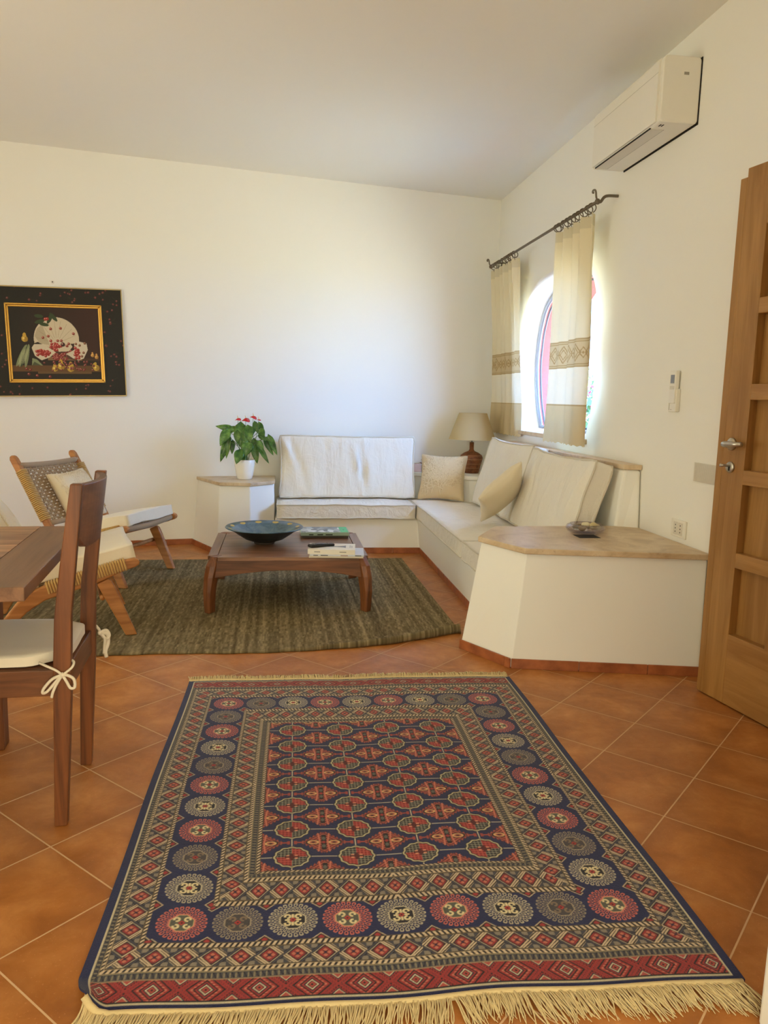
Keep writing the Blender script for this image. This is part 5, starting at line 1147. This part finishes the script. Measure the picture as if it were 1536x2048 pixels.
Zc = 0.009+.0012*np.sin(UU*13+VV*4)*np.sin(VV*15)
cr = np.hypot(UU*RW/.075, VV*RL/.10); lift = np.clip(1-cr, 0, 1)**1.4; Zc = Zc+.034*lift; XY[..., 0] += .034*lift; XY[..., 1] += .020*lift
Pp = np.concatenate([XY, Zc[..., None]], -1)
M_RUG = vcol('knotted_wool_pile', 0.95, 0.5, 520, 0.1, 0.2)
rug = empty('oriental_rug'); tag(rug, 'navy and red oriental rug with medallion borders and fringed ends in the foreground', 'rug')
grid('pile', Pp, Cc, M_RUG, rug)
# woven backing seen at the edges
M_BACK = fabric('rug_backing', S(188, 166, 126), 600, .2, 0)
k = 8; Pb = Pp[::k, ::k].copy(); Pb = np.concatenate([Pb, Pp[-1:, ::k]], 0) if (nv-1) % k else Pb; col_last = np.concatenate([Pp[::k, -1:], Pp[-1:, -1:]], 0) if (nv-1) % k else Pp[::k, -1:]
Pb = np.concatenate([Pb, col_last], 1) if (nu-1) % k else Pb
lowb = Pb.copy(); lowb[..., 2] = np.maximum(.0008, lowb[..., 2]-.006)
bm = bmesh.new(); H_, W_ = lowb.shape[:2]
bidx = [(0, i) for i in range(W_)]+[(j, W_-1) for j in range(1, H_)]+[(H_-1, i) for i in range(W_-2, -1, -1)]+[(j, 0) for j in range(H_-2, 0, -1)]
topv = [bm.verts.new(Vector(Pb[j, i])-Vector((0, 0, .0004))) for j, i in bidx]; botv = [bm.verts.new(Vector(lowb[j, i])) for j, i in bidx]
for i in range(len(bidx)):
    j = (i+1) % len(bidx); bm.faces.new((topv[i], topv[j], botv[j], botv[i]))
eb = obj('selvedge', bm, plain('navy_selvedge', S(26, 32, 78), .9), rug)
bm = bmesh.new(); q_ = [[bm.verts.new(Vector(lowb[j, i])) for i in range(W_)] for j in range(H_)]
for j in range(H_-1):
    for i in range(W_-1): bm.faces.new((q_[j][i], q_[j+1][i], q_[j+1][i+1], q_[j][i+1]))
obj('backing', bm, M_BACK, rug)
# fringes: woven end band and loose cotton strands
M_FRNG = fabric('cotton_fringe', S(216, 194, 146), 700, .2, 0, S(176, 150, 102))
def fringe(edge, dirs, n, length, seed, gaps=(), rad=1.0):
    rnd = random.Random(seed); bm = bmesh.new(); m = len(edge)
    out = Vector((0, dirs, 0))
    pts = [Vector(p) for p in edge]; bpts = []
    for i in range(n):
        f = (i+rnd.random()*.8)/n; x = f*(m-1); k_ = min(int(x), m-2); p = pts[k_].lerp(pts[k_+1], x-k_); z0 = p.z
        if any(a < f < b for a, b in gaps) and rnd.random() < .93: continue
        lean = .55*noise.noise(Vector((f*9, seed, 0)))+rnd.uniform(-.18, .18)
        if dirs < 0: lean += (-.35 if f < .55 else .25)
        L = length*rnd.uniform(.72, 1.12)*(1+.25*noise.noise(Vector((f*14, 3, seed)))); q0 = p+out*-.004; q0.z = z0*.75
        q1 = p+out*(L*.35)+Vector((lean*L*.22, 0, 0)); q1.z = .008+rnd.random()*.006*rad**3; q2 = p+out*(L*.72)+Vector((lean*L*.6+rnd.uniform(-.004, .004), 0, 0)); q2.z = .004+rnd.random()*.006
        q3 = p+out*L+Vector((lean*L*.95+rnd.uniform(-.008, .008), 0, 0)); q3.z = .0018
        tube(bm, catmull([q0, q1, q2, q3], 3), [.0017*rad]*7+[.0014*rad, .0010*rad, .0008*rad][:3], 4)
    o = obj('fringe', bm, M_FRNG, rug, smooth=True); o['kind'] = 'stuff'
    bm = bmesh.new(); r0, r1 = [], []
    for i, p in enumerate(pts):
        for lst, w, z in ((r0, -.002, p.z+.0008), (r1, .015, max(.006, p.z*.7))): q = p+out*w; q.z = z; lst.append(q)
    tube(bm, [a.lerp(b, .5)+Vector((0, 0, -.001)) for a, b in zip(r0, r1)], [.0075]*len(r0), 7); obj('end_band', bm, M_FRNG, rug, smooth=True)
fringe([tuple(p) for p in Pp[0, ::16]], -1, 640, .080, 3)
fringe([tuple(p) for p in Pp[-1, ::16]], 1, 560, .064, 8, gaps=((.474, .492), (.0, .004)), rad=1.35)

# ------------------------------------------------------------------ garden seen through the arched window
def shrub(name, c, rx, ry, rz, n, mat, label, flowers=None, seed=1):
    rnd = random.Random(seed); r = empty(name, c); tag(r, label, 'shrub')
    def leaves(nm, n, mat, lo, hi, s, zr=(-1, 1)):
        bm = bmesh.new()
        for _ in range(n):
            d = Vector((rnd.gauss(0, 1), rnd.gauss(0, 1), rnd.gauss(0, 1))).normalized()
            if not zr[0] <= d.z <= zr[1]: continue
            p = Vector((d.x*rx, d.y*ry, d.z*rz))*rnd.uniform(lo, hi)+Vector((0, 0, rz)); a = Vector((rnd.gauss(0, 1), rnd.gauss(0, 1), rnd.gauss(0, 1))).normalized(); b = a.orthogonal().normalized(); w = s*rnd.uniform(.6, 1.2)
            bm.faces.new([bm.verts.new(q) for q in (p-a*w, p+b*w*.5, p+a*w, p-b*w*.5)])
        obj(nm, bm, mat, r)
    leaves('foliage', n, mat, .55, 1.05, .06)
    bm = bmesh.new()
    for k in range(5): tube(bm, [(rnd.uniform(-.05, .05), rnd.uniform(-.05, .05), -.0), (rnd.uniform(-rx, rx)*.4, rnd.uniform(-ry, ry)*.4, rz), (rnd.uniform(-rx, rx)*.6, rnd.uniform(-ry, ry)*.6, rz*1.6)], [.03, .02, .01], 6)
    obj('stems', bm, plain('woody_stem', S(104, 84, 62)) if 'woody_stem' not in bpy.data.materials else bpy.data.materials['woody_stem'], r)
    if flowers: leaves('flowers', n//3, flowers, .95, 1.12, .055, (.05, .8))
    return r
M_GREENL = plain('garden_leaf', S(84, 122, 70), .6); M_PALEL = plain('pale_garden_leaf', S(150, 172, 96), .6); M_MAG = plain('magenta_bract', S(206, 40, 96), .6)
shrub('flowering_shrub', (3.70, 8.55, -.15), .75, .85, .88, 2600, M_GREENL, 'green shrub with magenta flowers outside the arched window', M_MAG, 2)
shrub('garden_shrub', (7.2, 16.6, -.15), 1.6, 2.0, 1.05, 2200, M_PALEL, 'pale green shrub farther away outside the arched window', None, 6)
bpy.context.view_layer.update()
